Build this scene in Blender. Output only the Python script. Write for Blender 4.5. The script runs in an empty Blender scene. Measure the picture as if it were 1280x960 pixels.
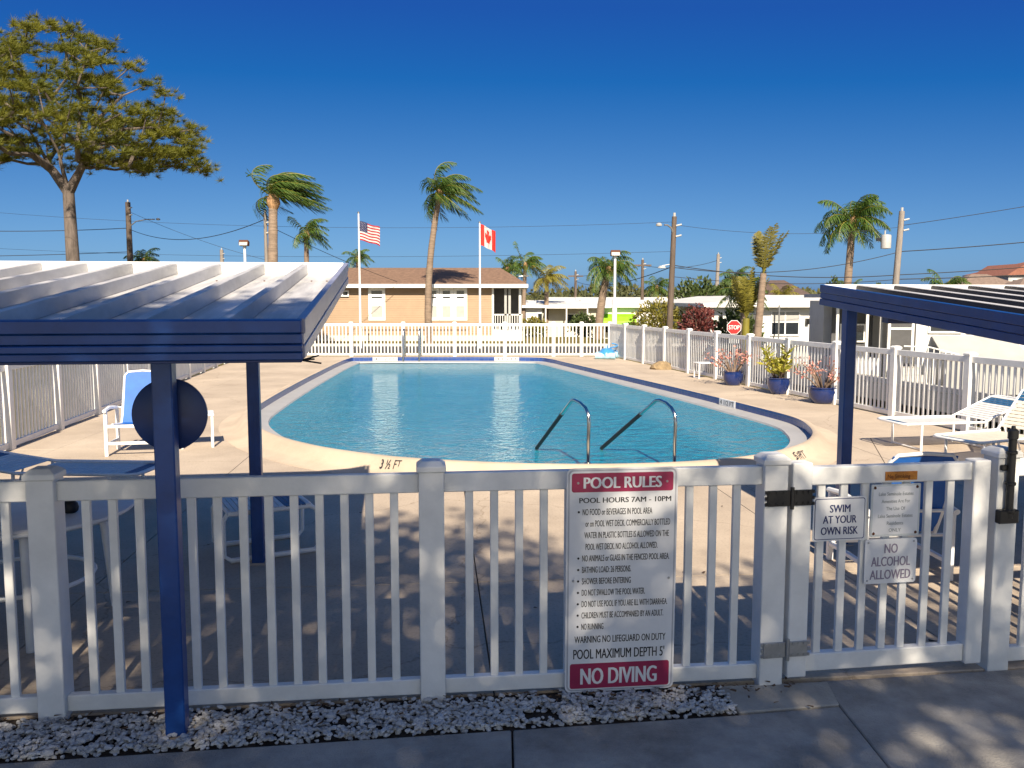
import bpy, bmesh, math, random
from mathutils import Vector, Matrix, noise as mnoise
R = math.radians
S = bpy.context.scene
COL = S.collection
# ------------------------------------------------------------------ camera, sky, sun, exposure
S.render.engine = 'CYCLES'
S.render.resolution_x, S.render.resolution_y = 1024, 768
cam_d = bpy.data.cameras.new('camera'); cam = bpy.data.objects.new('camera', cam_d); COL.objects.link(cam)
cam_d.sensor_width = 36; cam_d.lens = 1079.5/1280*36; cam_d.clip_end = 3000; cam_d.clip_start = .05
cam.location = (0, 0, 2.053); cam.rotation_euler = (R(90-5.611), 0, 0)
S.camera = cam
SUN_EL, SUN_AZ = 38.3, 6.6          # sun stands behind the camera, a little to the right
W = bpy.data.worlds.new('World'); S.world = W; W.use_nodes = True
wn, wl = W.node_tree.nodes, W.node_tree.links
sky = wn.new('ShaderNodeTexSky'); sky.sky_type = 'NISHITA'; sky.sun_disc = False
sky.sun_elevation = R(SUN_EL); sky.sun_rotation = R(180-SUN_AZ)
sky.air_density = .35; sky.dust_density = 1.2; sky.ozone_density = 5.0; sky.altitude = 0
# even grade of the whole sky: deeper, more saturated blue
ma = wn.new('ShaderNodeVectorMath'); ma.operation = 'MULTIPLY_ADD'; ma.inputs[1].default_value = (.66, .625, .368); ma.inputs[2].default_value = (-.467, -.307, .864)
mxn = wn.new('ShaderNodeVectorMath'); mxn.operation = 'MAXIMUM'; mxn.inputs[1].default_value = (.06, .42, 1.3)
wl.new(sky.outputs[0], ma.inputs[0]); wl.new(ma.outputs[0], mxn.inputs[0])
wl.new(mxn.outputs[0], wn['Background'].inputs[0]); wn['Background'].inputs[1].default_value = .1
sl = bpy.data.lights.new('sun', 'SUN'); sl.energy = 4.1; sl.angle = R(.55); sl.color = (1, .87, .69)
so = bpy.data.objects.new('sun', sl); COL.objects.link(so)
sd = Vector((math.sin(R(SUN_AZ))*math.cos(R(SUN_EL)), -math.cos(R(SUN_AZ))*math.cos(R(SUN_EL)), math.sin(R(SUN_EL))))
so.rotation_euler = sd.to_track_quat('Z', 'Y').to_euler(); so.location = (3, -20, 18)
vs = S.view_settings; vs.view_transform = 'Standard'; vs.look = 'None'; vs.gamma = 1; vs.use_curve_mapping = False
vs.exposure = 1.2

# ------------------------------------------------------------------ materials
MATS = {}
def mat(name, col, rough=.6, var=.12, scale=4, bump=0, bscale=30, metal=0, spec=.5, col2=None, coat=0, detail=5, trans=0, stretch=None):
    m = bpy.data.materials.new(name); m.use_nodes = True; MATS[name] = m
    n, l = m.node_tree.nodes, m.node_tree.links
    b = n['Principled BSDF']
    b.inputs['Roughness'].default_value = rough; b.inputs['Metallic'].default_value = metal
    b.inputs['Specular IOR Level'].default_value = spec; b.inputs['Coat Weight'].default_value = coat
    tc = n.new('ShaderNodeTexCoord'); oi = n.new('ShaderNodeObjectInfo')
    ad = n.new('ShaderNodeVectorMath'); ad.operation = 'MULTIPLY_ADD'
    cb = n.new('ShaderNodeCombineXYZ')
    for i in range(3): l.new(oi.outputs['Random'], cb.inputs[i])
    ad.inputs[1].default_value = (37, 17, 53)
    l.new(cb.outputs[0], ad.inputs[0]); 
    src = tc.outputs['Object']
    if stretch:
        mp = n.new('ShaderNodeMapping'); mp.inputs['Scale'].default_value = stretch; l.new(src, mp.inputs[0]); src = mp.outputs[0]
    l.new(src, ad.inputs[2])
    nz = n.new('ShaderNodeTexNoise'); nz.inputs['Scale'].default_value = scale; nz.inputs['Detail'].default_value = detail; nz.inputs['Roughness'].default_value = .65
    l.new(ad.outputs[0], nz.inputs['Vector'])
    rp = n.new('ShaderNodeValToRGB'); rp.color_ramp.elements[0].position = .3; rp.color_ramp.elements[1].position = .7
    c2 = col2 or tuple(min(1, c*(1+var)) for c in col); c1 = col if col2 else tuple(c*(1-var) for c in col)
    rp.color_ramp.elements[0].color = (*c1, 1); rp.color_ramp.elements[1].color = (*c2, 1)
    l.new(nz.outputs[0], rp.inputs[0]); l.new(rp.outputs[0], b.inputs['Base Color'])
    if bump:
        nb = n.new('ShaderNodeTexNoise'); nb.inputs['Scale'].default_value = bscale; nb.inputs['Detail'].default_value = 4
        l.new(ad.outputs[0], nb.inputs['Vector'])
        bp = n.new('ShaderNodeBump'); bp.inputs['Strength'].default_value = bump; bp.inputs['Distance'].default_value = .02
        l.new(nb.outputs[0], bp.inputs['Height']); l.new(bp.outputs[0], b.inputs['Normal'])
    if trans:
        tr = n.new('ShaderNodeBsdfTranslucent'); l.new(rp.outputs[0], tr.inputs[0])
        mx = n.new('ShaderNodeMixShader'); mx.inputs[0].default_value = trans
        l.new(b.outputs[0], mx.inputs[1]); l.new(tr.outputs[0], mx.inputs[2]); l.new(mx.outputs[0], n['Material Output'].inputs[0])
    return m

mat('vinyl', (.74, .735, .71), .4, .09, 5, .05, 60)
mat('white_paint', (.78, .77, .74), .45, .06, 3)
mat('white_metal', (.80, .80, .79), .35, .07, 6, .03, 40)
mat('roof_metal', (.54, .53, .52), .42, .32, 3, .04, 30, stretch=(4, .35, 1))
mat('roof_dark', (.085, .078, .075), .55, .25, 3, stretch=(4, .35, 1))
mat('blue_paint', (.007, .052, .22), .38, .2, 5, .05, 25)
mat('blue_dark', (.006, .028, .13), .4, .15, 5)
mat('side_metal', (.30, .31, .40), .35, .15, 4, .04, 20)
mat('black_metal', (.012, .012, .012), .35, .2, 8)
mat('steel', (.62, .60, .56), .16, .06, 6, metal=1)
mat('galv', (.45, .45, .44), .4, .15, 10, metal=.8)
mat('black_grip', (.01, .01, .012), .55, .2, 10)
mat('rust', (.30, .09, .012), .7, .3, 30, col2=(.62, .25, .03))
mat('rust_dark', (.10, .03, .008), .8, .3, 30)
mat('sign_white', (.72, .72, .72), .4, .06, 5)
mat('sign_grey', (.55, .57, .56), .4, .1, 8)
mat('sign_red', (.32, .022, .075), .4, .12, 8)
mat('sign_frame', (.42, .42, .45), .4, .08, 8)
mat('ink_black', (.012, .012, .016), .5, .1, 8)
mat('ink_navy', (.02, .03, .12), .5, .1, 8)
mat('ink_faded', (.24, .20, .27), .5, .1, 8)
mat('ink_grey', (.22, .24, .25), .5, .1, 8)
mat('stop_red', (.55, .02, .02), .4, .1, 8)
mat('collar', (.50, .405, .305), .8, .16, 1.2, .25, 60)
mat('sidewalk', (.32, .30, .27), .85, .38, 3.2, .5, 110, detail=9)
mat('pad', (.36, .33, .28), .85, .25, 3, .35, 70)
mat('soil', (.035, .024, .016), .95, .5, 12, .6, 40)
mat('pebble', (.30, .29, .28), .8, .3, 9, .2, 60, col2=(.66, .65, .63))
mat('pool_plaster', (.30, .68, .78), .6, .06, 1)
mat('gutter', (.38, .375, .37), .5, .08, 3)
mat('tan_siding', (.35, .24, .15), .6, .08, 2)
mat('shingle', (.19, .115, .075), .9, .3, 6, .5, 14)
mat('shingle_grey', (.20, .145, .115), .9, .25, 3, .4, 10)
mat('shingle_dark', (.095, .065, .055), .9, .25, 3, .4, 10)
mat('tile_red', (.25, .10, .065), .8, .2, 4)
mat('stucco_yellow', (.55, .42, .22), .8, .1, 2)
mat('stucco_grey', (.42, .42, .42), .8, .1, 2)
mat('home_white', (.74, .73, .70), .55, .07, 2)
mat('home_cream', (.60, .55, .46), .6, .08, 2)
mat('home_roof', (.62, .61, .58), .6, .12, 1.5)
mat('grey_panel', (.38, .38, .37), .55, .08, 2)
mat('glass', (.02, .025, .03), .06, .2, 3, spec=.8)
mat('blind', (.42, .40, .37), .6, .1, 3)
mat('screen_and_shade', (.075, .075, .078), .6, .2, 3)
mat('awning_green', (.22, .50, .01), .6, .1, 4)
mat('asphalt', (.06, .06, .062), .9, .2, 2, .3, 60)
mat('kerb', (.50, .48, .44), .85, .15, 3, .2, 30)
mat('wood_pole', (.115, .085, .065), .85, .35, 3, .4, 20, stretch=(6, 6, .6))
mat('wood_pole_grey', (.24, .21, .185), .85, .3, 3, .4, 20, stretch=(6, 6, .6))
mat('pine_bark', (.125, .10, .085), .95, .45, 3, .9, 9, stretch=(2, 2, .6))
mat('palm_bark', (.23, .17, .125), .95, .3, 3, .5, 8, stretch=(1, 1, 6))
mat('palm_boot', (.34, .20, .10), .9, .4, 4, .6, 12, stretch=(1, 1, 2))
mat('pine_needle', (.085, .11, .012), .6, .3, .45, col2=(.26, .245, .025), trans=.35)
mat('palm_leaf', (.042, .088, .015), .5, .3, .9, col2=(.11, .185, .028), trans=.35)
mat('palm_yellow', (.13, .12, .018), .5, .3, .9, col2=(.30, .26, .04), trans=.25)
mat('palm_ragged', (.10, .10, .022), .6, .3, 1.5, col2=(.24, .21, .05), trans=.25)
mat('palm_dead', (.13, .085, .04), .8, .3, 3)
mat('shade_leaf', (.11, .12, .045), .6, .3, 1, trans=.5)
mat('shade_bark', (.12, .10, .08), .95, .4, 3, .6, 10)
mat('bush_yellow', (.11, .12, .015), .6, .35, 2, col2=(.27, .22, .03), trans=.2)
mat('bush_red', (.12, .022, .02), .6, .4, 3, col2=(.20, .06, .05), trans=.2)
mat('bush_green', (.03, .055, .012), .6, .4, 1.5, col2=(.08, .11, .02), trans=.2)
mat('far_wood', (.045, .062, .022), .8, .4, .08, col2=(.14, .135, .05), trans=.15)
mat('petal', (.62, .22, .19), .6, .3, 12, col2=(.75, .45, .36), trans=.3)
mat('twig', (.20, .14, .10), .9, .3, 8)
mat('croton', (.20, .24, .02), .5, .3, 8, col2=(.48, .40, .06), trans=.25)
mat('glaze_blue', (.008, .022, .11), .12, .3, 5, coat=.5)
mat('robot_blue', (.05, .25, .55), .3, .2, 8, coat=.3)
mat('robot_light', (.35, .60, .75), .35, .2, 8)
mat('strap_white', (.72, .71, .68), .5, .08, 6)
mat('strap_cream', (.72, .66, .54), .5, .08, 6)
mat('strap_blue', (.02, .10, .22), .5, .15, 8)
mat('sling_blue', (.012, .11, .42), .6, .12, 8, .1, 120)
mat('rock', (.25, .18, .10), .95, .4, 6, .8, 10)
mat('flag_red', (.42, .02, .03), .7, .1, 3, trans=.3)
mat('flag_crimson', (.68, .03, .02), .7, .1, 3, trans=.3)
mat('flag_white', (.70, .68, .66), .7, .06, 3, trans=.3)
mat('flag_navy', (.02, .025, .10), .7, .1, 3, trans=.3)
mat('wire', (.02, .02, .022), .6, .1, 3)
mat('dry_leaf', (.10, .055, .025), .8, .4, 10)

def nodes_of(name):
    m = bpy.data.materials.new(name); m.use_nodes = True; MATS[name] = m
    return m.node_tree.nodes, m.node_tree.links
# deck concrete: warm, blotchy, with hairline cracks and specks
n, l = nodes_of('deck')
b = n['Principled BSDF']; b.inputs['Roughness'].default_value = .85
g = n.new('ShaderNodeNewGeometry')
n1 = n.new('ShaderNodeTexNoise'); n1.inputs['Scale'].default_value = .7; n1.inputs['Detail'].default_value = 8; n1.inputs['Roughness'].default_value = .65
n2 = n.new('ShaderNodeTexNoise'); n2.inputs['Scale'].default_value = 45; n2.inputs['Detail'].default_value = 3
l.new(g.outputs['Position'], n1.inputs[0]); l.new(g.outputs['Position'], n2.inputs[0])
r1 = n.new('ShaderNodeValToRGB'); r1.color_ramp.elements[0].position = .3; r1.color_ramp.elements[1].position = .72
r1.color_ramp.elements[0].color = (.37, .30, .23, 1); r1.color_ramp.elements[1].color = (.56, .465, .36, 1)
mx = n.new('ShaderNodeMix'); mx.data_type = 'RGBA'; mx.blend_type = 'MULTIPLY'; mx.inputs[0].default_value = .35
r2 = n.new('ShaderNodeValToRGB'); r2.color_ramp.elements[0].position = .28; r2.color_ramp.elements[1].position = .5; r2.color_ramp.elements[0].color = (.45, .42, .4, 1)
vo = n.new('ShaderNodeTexVoronoi'); vo.feature = 'DISTANCE_TO_EDGE'; vo.inputs['Scale'].default_value = .33
wv = n.new('ShaderNodeVectorMath'); wv.operation = 'MULTIPLY_ADD'; wv.inputs[1].default_value = (.9, .9, .9)
l.new(n1.outputs['Color'], wv.inputs[0]); l.new(g.outputs['Position'], wv.inputs[2]); l.new(wv.outputs[0], vo.inputs['Vector'])
cr = n.new('ShaderNodeValToRGB'); cr.color_ramp.elements[0].position = .0; cr.color_ramp.elements[1].position = .0022; cr.color_ramp.elements[0].color = (.5, .45, .4, 1)
mc = n.new('ShaderNodeMix'); mc.data_type = 'RGBA'; mc.blend_type = 'MULTIPLY'; mc.inputs[0].default_value = .6
l.new(n1.outputs[0], r1.inputs[0]); l.new(n2.outputs[0], r2.inputs[0]); l.new(vo.outputs[0], cr.inputs[0])
l.new(r1.outputs[0], mx.inputs[6]); l.new(r2.outputs[0], mx.inputs[7]); l.new(mx.outputs[2], mc.inputs[6]); l.new(cr.outputs[0], mc.inputs[7])
l.new(mc.outputs[2], b.inputs['Base Color'])
bp = n.new('ShaderNodeBump'); bp.inputs['Strength'].default_value = .25; bp.inputs['Distance'].default_value = .004
l.new(n2.outputs[0], bp.inputs['Height']); l.new(bp.outputs[0], b.inputs['Normal'])
# lawn
n, l = nodes_of('lawn')
b = n['Principled BSDF']; b.inputs['Roughness'].default_value = .95; b.inputs['Specular IOR Level'].default_value = .1
g = n.new('ShaderNodeNewGeometry')
n1 = n.new('ShaderNodeTexNoise'); n1.inputs['Scale'].default_value = .35; n1.inputs['Detail'].default_value = 9; n1.inputs['Roughness'].default_value = .7
l.new(g.outputs['Position'], n1.inputs[0])
r1 = n.new('ShaderNodeValToRGB'); r1.color_ramp.elements[0].position = .3; r1.color_ramp.elements[1].position = .7
r1.color_ramp.elements[0].color = (.085, .085, .02, 1); r1.color_ramp.elements[1].color = (.24, .185, .075, 1)
n2 = n.new('ShaderNodeTexNoise'); n2.inputs['Scale'].default_value = 30; l.new(g.outputs['Position'], n2.inputs[0])
bp = n.new('ShaderNodeBump'); bp.inputs['Strength'].default_value = .8; bp.inputs['Distance'].default_value = .05
l.new(n2.outputs[0], bp.inputs['Height']); l.new(bp.outputs[0], b.inputs['Normal'])
l.new(n1.outputs[0], r1.inputs[0]); l.new(r1.outputs[0], b.inputs['Base Color'])
# pool tile band: small dark blue glazed tiles
n, l = nodes_of('pool_tile')
b = n['Principled BSDF']; b.inputs['Roughness'].default_value = .25
uv = n.new('ShaderNodeUVMap')
br = n.new('ShaderNodeTexBrick'); br.offset = 0; br.inputs['Scale'].default_value = 1
br.inputs['Brick Width'].default_value = .15; br.inputs['Row Height'].default_value = .15; br.inputs['Mortar Size'].default_value = .004
br.inputs['Color1'].default_value = (.018, .055, .22, 1); br.inputs['Color2'].default_value = (.03, .075, .27, 1); br.inputs['Mortar'].default_value = (.10, .12, .2, 1)
l.new(uv.outputs[0], br.inputs[0]); l.new(br.outputs[0], b.inputs['Base Color'])
# pool water: clear tinted body that scatters some light, glossy rippled skin
n, l = nodes_of('pool_water')
n.remove(n['Principled BSDF'])
g = n.new('ShaderNodeNewGeometry'); mp = n.new('ShaderNodeMapping'); mp.inputs['Scale'].default_value = (1, 1.25, 1); l.new(g.outputs['Position'], mp.inputs[0])
n1 = n.new('ShaderNodeTexNoise'); n1.inputs['Scale'].default_value = 3.4; n1.inputs['Detail'].default_value = 3; n1.inputs['Distortion'].default_value = .9
n2 = n.new('ShaderNodeTexNoise'); n2.inputs['Scale'].default_value = 8.0; n2.inputs['Detail'].default_value = 2; n2.inputs['Distortion'].default_value = 1.2
l.new(mp.outputs[0], n1.inputs[0]); l.new(mp.outputs[0], n2.inputs[0])
sm = n.new('ShaderNodeMath'); sm.operation = 'MULTIPLY_ADD'; sm.inputs[1].default_value = .38; l.new(n2.outputs[0], sm.inputs[0]); l.new(n1.outputs[0], sm.inputs[2])
bp = n.new('ShaderNodeBump'); bp.inputs['Strength'].default_value = 1; bp.inputs['Distance'].default_value = .085; l.new(sm.outputs[0], bp.inputs['Height'])
gl = n.new('ShaderNodeBsdfGlossy'); gl.inputs['Roughness'].default_value = .03; l.new(bp.outputs[0], gl.inputs['Normal'])
tr = n.new('ShaderNodeBsdfTransparent'); tr.inputs[0].default_value = (.42, .86, .92, 1)
df = n.new('ShaderNodeBsdfDiffuse'); df.inputs[0].default_value = (.018, .42, .64, 1)
bd = n.new('ShaderNodeBump'); bd.inputs['Strength'].default_value = 1; bd.inputs['Distance'].default_value = .24; l.new(sm.outputs[0], bd.inputs['Height']); l.new(bd.outputs[0], df.inputs['Normal'])
m1 = n.new('ShaderNodeMixShader'); m1.inputs[0].default_value = .62; l.new(tr.outputs[0], m1.inputs[1]); l.new(df.outputs[0], m1.inputs[2])
fr = n.new('ShaderNodeFresnel'); fr.inputs[0].default_value = 1.33; l.new(bp.outputs[0], fr.inputs['Normal'])
fk = n.new('ShaderNodeMath'); fk.operation = 'MULTIPLY'; fk.inputs[1].default_value = .5; l.new(fr.outputs[0], fk.inputs[0])
m2 = n.new('ShaderNodeMixShader'); l.new(fk.outputs[0], m2.inputs[0]); l.new(m1.outputs[0], m2.inputs[1]); l.new(gl.outputs[0], m2.inputs[2])
l.new(m2.outputs[0], n['Material Output'].inputs[0])

# ------------------------------------------------------------------ mesh helpers
class MB:
    def __init__(s): s.v = []; s.f = []; s.m = []; s.uv = None
    def add(s, vs, fs, mi=0):
        o = len(s.v); s.v += [tuple(v) for v in vs]; s.f += [tuple(i+o for i in f) for f in fs]; s.m += [mi]*len(fs); return s
    def box(s, c, d, rz=0, mi=0, M=None):
        x, y, z = (k/2 for k in d); vs = [Vector((a*x, b*y, c_*z)) for a in (-1, 1) for b in (-1, 1) for c_ in (-1, 1)]
        rm = M or Matrix.Rotation(rz, 3, 'Z'); cc = Vector(c)
        return s.add([rm @ v + cc for v in vs], [(0, 1, 3, 2), (4, 6, 7, 5), (0, 4, 5, 1), (2, 3, 7, 6), (0, 2, 6, 4), (1, 5, 7, 3)], mi)
    def b2(s, x0, x1, y0, y1, z0, z1, mi=0): return s.box(((x0+x1)/2, (y0+y1)/2, (z0+z1)/2), (x1-x0, y1-y0, z1-z0), 0, mi)
    def tube(s, pts, r, n=8, mi=0, cap=True):
        pts = [Vector(p) for p in pts]; rs = r if isinstance(r, (list, tuple)) else [r]*len(pts)
        vs, fs = [], []; ref = None
        for i, p in enumerate(pts):
            t = (pts[min(i+1, len(pts)-1)]-pts[max(i-1, 0)]).normalized()
            if ref is None: ref = Vector((0, 0, 1)) if abs(t.z) < .9 else Vector((1, 0, 0))
            u = t.cross(ref).normalized(); w = u.cross(t).normalized(); ref = w
            for k in range(n):
                a = 2*math.pi*k/n; vs.append(p+(u*math.cos(a)+w*math.sin(a))*rs[i])
        for i in range(len(pts)-1):
            for k in range(n): fs.append((i*n+k, i*n+(k+1) % n, (i+1)*n+(k+1) % n, (i+1)*n+k))
        if cap: fs += [tuple(range(n))[::-1], tuple(range((len(pts)-1)*n, len(pts)*n))]
        return s.add(vs, fs, mi)
    def lathe(s, prof, n=20, c=(0, 0, 0), mi=0, cap=True):
        vs = [(c[0]+r*math.cos(2*math.pi*k/n), c[1]+r*math.sin(2*math.pi*k/n), c[2]+z) for r, z in prof for k in range(n)]
        fs = [(i*n+k, i*n+(k+1) % n, (i+1)*n+(k+1) % n, (i+1)*n+k) for i in range(len(prof)-1) for k in range(n)]
        if cap: fs += [tuple(range(n))[::-1], tuple(range((len(prof)-1)*n, len(prof)*n))]
        return s.add(vs, fs, mi)
    def prism(s, poly, z0, z1, mi=0):
        k = len(poly); vs = [(x, y, z0) for x, y in poly]+[(x, y, z1) for x, y in poly]
        fs = [tuple(range(k))[::-1], tuple(range(k, 2*k))]+[(i, (i+1) % k, k+(i+1) % k, k+i) for i in range(k)]
        return s.add(vs, fs, mi)
    def mesh(s, name, mats, smooth=False, bevel=0):
        me = bpy.data.meshes.new(name); me.from_pydata(s.v, [], s.f)
        for m in (mats if isinstance(mats, (list, tuple)) else [mats]): me.materials.append(MATS[m])
        if any(s.m): me.polygons.foreach_set('material_index', s.m)
        if bevel:
            bm = bmesh.new(); bm.from_mesh(me)
            bmesh.ops.bevel(bm, geom=[e for e in bm.edges if len(e.link_faces) == 2 and e.calc_face_angle() > .6], offset=bevel, segments=1, affect='EDGES'); bm.to_mesh(me); bm.free()
        if smooth:
            me.polygons.foreach_set('use_smooth', [True]*len(me.polygons)); 
            try: me.set_sharp_from_angle(angle=R(40))
            except Exception: pass
        me.update(); return me
    def build(s, name, mats, parent=None, smooth=False, bevel=0, loc=(0, 0, 0)):
        return obj(name, s.mesh(name, mats, smooth, bevel), parent, loc)
def obj(name, me, parent=None, loc=(0, 0, 0), rz=0):
    o = bpy.data.objects.new(name, me); COL.objects.link(o); o.location = loc
    if rz: o.rotation_euler = (0, 0, rz)
    if parent: o.parent = parent
    return o
def tag(o, label, cat=None, group=None, kind=None):
    o['label'] = label
    if cat: o['category'] = cat
    if group: o['group'] = group
    if kind: o['kind'] = kind
    return o
def thing(name, label, cat, loc=(0, 0, 0), rz=0, group=None):
    o = obj(name, None, None, loc, rz); o.empty_display_size = .2
    return tag(o, label, cat, group)
def struct(o): o['kind'] = 'structure'; return o
def lettering(txt, parent, x, y, z, w, h, m, bold=.0, name='lettering', align='C', thick=.0008):
    """raised flat print facing local -y; (x,z) centre (or left) of the line, h cap height"""
    cu = bpy.data.curves.new('t', 'FONT'); cu.body = txt; cu.offset = 0; cu.extrude = 0; cu.resolution_u = 3
    to = bpy.data.objects.new('t', cu); COL.objects.link(to)
    bpy.context.view_layer.update()
    me = bpy.data.meshes.new_from_object(to.evaluated_get(bpy.context.evaluated_depsgraph_get()))
    bpy.data.objects.remove(to); bpy.data.curves.remove(cu)
    xs = [v.co.x for v in me.vertices]; ys = [v.co.y for v in me.vertices]
    x0, x1 = min(xs), max(xs); y0, y1 = 0, .7
    sx = w/(x1-x0); sy = h/(y1-y0)
    for v in me.vertices:
        px = (v.co.x-x0)*sx-(w/2 if align == 'C' else 0)
        v.co = (px, 0, (v.co.y-y0)*sy-h/2)
    if bold:
        bm = bmesh.new(); bm.from_mesh(me); src = list(bm.verts)+list(bm.edges)+list(bm.faces)
        for k_, sh in enumerate((-1, 1)):
            g_ = bmesh.ops.duplicate(bm, geom=src)['geom']
            for v in g_:
                if isinstance(v, bmesh.types.BMVert): v.co.x += sh*bold*sx*.9; v.co.y -= .00012*(k_+1)
        bm.to_mesh(me); bm.free()
    me.materials.clear(); me.materials.append(MATS[m]); me.name = name
    return obj(name, me, parent, (x, y-thick, z))
rnd = random.Random(11)
def V(*a): return Vector(a)

# ------------------------------------------------------------------ terrain
def fence_x(y): return 6.73-.1966*(y-14.86)          # line of the pool fence on the right
def sstep(a, b, t): t = max(0, min(1, (t-a)/(b-a))); return t*t*(3-2*t)
def gz(x, y):
    off = x-fence_x(y)
    return -.02-.8*max(sstep(4.5, 9, off) if y > 6 else 0, sstep(47, 60, y))
xs = [-900, -400, -200, -120, -80]+[-60+2*i for i in range(76)]+[110, 140, 200, 400, 900]
ys = [-300, -100, -40, -10, -2, 1.0]+[3+1.5*i for i in range(60)]+[100, 120, 160, 220, 320, 500, 900, 1600]
def in_pool_yard(x, y): return -9.4 < x < 6.5 and 4.4 < y < 30.5
mb = MB(); nx = len(xs)
mb.v = [(x, y, gz(x, y)-(1.6 if (-9-.0 < x < fence_x(y)-.8 and 6 < y < 30) else .12 if (-12 < x < 9 and 0 < y < 31.4) else 0)) for y in ys for x in xs]
mb.f = [(j*nx+i, j*nx+i+1, (j+1)*nx+i+1, (j+1)*nx+i) for j in range(len(ys)-1) for i in range(nx-1)]; mb.m = [0]*len(mb.f)
tag(struct(mb.build('ground', 'lawn', smooth=True)), 'dry yellow green lawn and ground around the pool yard')
# road behind the far fence and road behind the right fence, each with a pale kerb
mb = MB(); mb.add([(-60, 33.6, .0), (9, 33.6, .0), (9, 37.8, .0), (-60, 37.8, .0)], [(0, 1, 2, 3)])
tag(struct(mb.build('road', 'asphalt')), 'asphalt road running behind the far pool fence')
mb = MB(); mb.add([(-40, -26, .0), (40, -26, .0), (40, 2.0, .0), (-40, 2.0, .0)], [(0, 1, 2, 3)])  # unseen pale paving, added to bounce sunlight onto the shaded fence front
tag(struct(mb.build('street', 'pad')), 'unseen pale concrete street behind the camera, added to bounce light onto the near fence')
def off_line(o, y): return (fence_x(y)+o, y, .0)
mb = MB(); yy = [7+2*i for i in range(13)]
mb.v = [off_line(o, y) for y in yy for o in (1.3, 3.6)]; mb.f = [(2*i, 2*i+1, 2*i+3, 2*i+2) for i in range(12)]; mb.m = [0]*12
tag(struct(mb.build('side_road', 'asphalt')), 'asphalt lane running along the right pool fence')
mb = MB(); pts = [off_line(3.7, y) for y in yy]
for a, b_ in zip(pts, pts[1:]): 
    a, b_ = V(*a), V(*b_); d = b_-a; mb.box((a+b_)/2+V(0, 0, .05), (.16, d.length, .14), math.atan2(-d.x, d.y))
tag(struct(mb.build('kerb', 'kerb')), 'pale concrete kerb of the lane on the right')
mb = MB(); mb.b2(-60, 9, 37.85, 38.0, -.02, .11); tag(struct(mb.build('kerb', 'kerb')), 'pale concrete kerb of the road behind the far fence')

# ------------------------------------------------------------------ pool
ctrl = [(-5.2, 27.2), (-4.75, 27.95), (-2.1, 28.1), (.6, 27.95), (1.2, 27.2), (1.6, 25.7), (2.5, 22.2), (3.58, 18), (4.22, 15.2), (4.5, 13.7), (4.42, 12.75), (4.2, 11.95), (3.8, 11.2),
        (3.14, 10.47), (2.35, 10.0), (1.45, 9.77), (.55, 9.74), (-.26, 9.85), (-1.15, 10.1), (-1.85, 10.47), (-2.6, 11.07), (-3.4, 12.05), (-4.05, 13.3), (-4.4, 14.4), (-4.56, 15.7), (-4.75, 18), (-5.0, 22)]
def catmull(c, k):
    out = []; N = len(c)
    for i in range(N):
        p = [Vector(c[(i+j-1) % N]) for j in range(4)]
        for q in range(k):
            t = q/k; out.append(.5*((2*p[1])+(p[2]-p[0])*t+(2*p[0]-5*p[1]+4*p[2]-p[3])*t*t+(3*p[1]-p[0]-3*p[2]+p[3])*t**3))
    return out
OUT = catmull(ctrl, 6); NP = len(OUT)
def ring(off):          # off > 0 outward
    res = []
    for i in range(NP):
        t = (OUT[(i+1) % NP]-OUT[i-1]).normalized(); nrm = Vector((t.y, -t.x))
        nrm = -nrm                                 # outline runs clockwise
        res.append(OUT[i]+nrm*off)
    return res
area = sum(OUT[i-1].x*OUT[i].y-OUT[i].x*OUT[i-1].y for i in range(NP))
SGN = 1 if area < 0 else -1
def rings(spec, name, m, parent, smooth=True, close=False, uv=False):
    mb = MB(); k = len(spec)
    for off, z in spec: mb.v += [(p.x, p.y, z) for p in ring(off*SGN)]
    for j in range(k-1):
        for i in range(NP): mb.f.append((j*NP+i, j*NP+(i+1) % NP, (j+1)*NP+(i+1) % NP, (j+1)*NP+i))
    if close: mb.f.append(tuple(range((k-1)*NP, k*NP)))
    mb.m = [0]*len(mb.f)
    me = mb.mesh(name, m, smooth)
    if uv:
        ul = me.uv_layers.new(name='UVMap'); acc = [0]
        for i in range(NP): acc.append(acc[-1]+(OUT[(i+1) % NP]-OUT[i]).length)
        for p in me.polygons:
            ii = [me.loops[li].vertex_index % NP for li in p.loop_indices]
            wrap = max(ii)-min(ii) > NP//2
            for li, q in zip(p.loop_indices, ii):
                ul.data[li].uv = (acc[NP] if (wrap and q == 0) else acc[q], me.vertices[me.loops[li].vertex_index].co.z+.02)
    return obj(name, me, parent)
pool = tag(struct(obj('swimming_pool', None)), 'large swimming pool with rounded near end and raised concrete edge')
rings([(.47, -.02), (.47, .004), (.27, .03), (.20, .06), (.10, .165), (.06, .18), (.02, .186), (0, .176)], 'coping', 'collar', pool)
rings([(0, .176), (0, .055)], 'tile_band', 'pool_tile', pool, uv=True)
rings([(0, .055), (-.05, .045), (-.26, .030), (-.30, .035), (-.33, -.02)], 'gutter', 'gutter', pool)
rings([(-.33, -.02), (-.34, -.9), (-.7, -1.15)], 'basin', 'pool_plaster', pool, close=True)
wt = rings([(-.315, .008), (-.6, .008)], 'water', 'pool_water', None, close=True)
tag(struct(wt), 'rippled turquoise water of the swimming pool')

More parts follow.
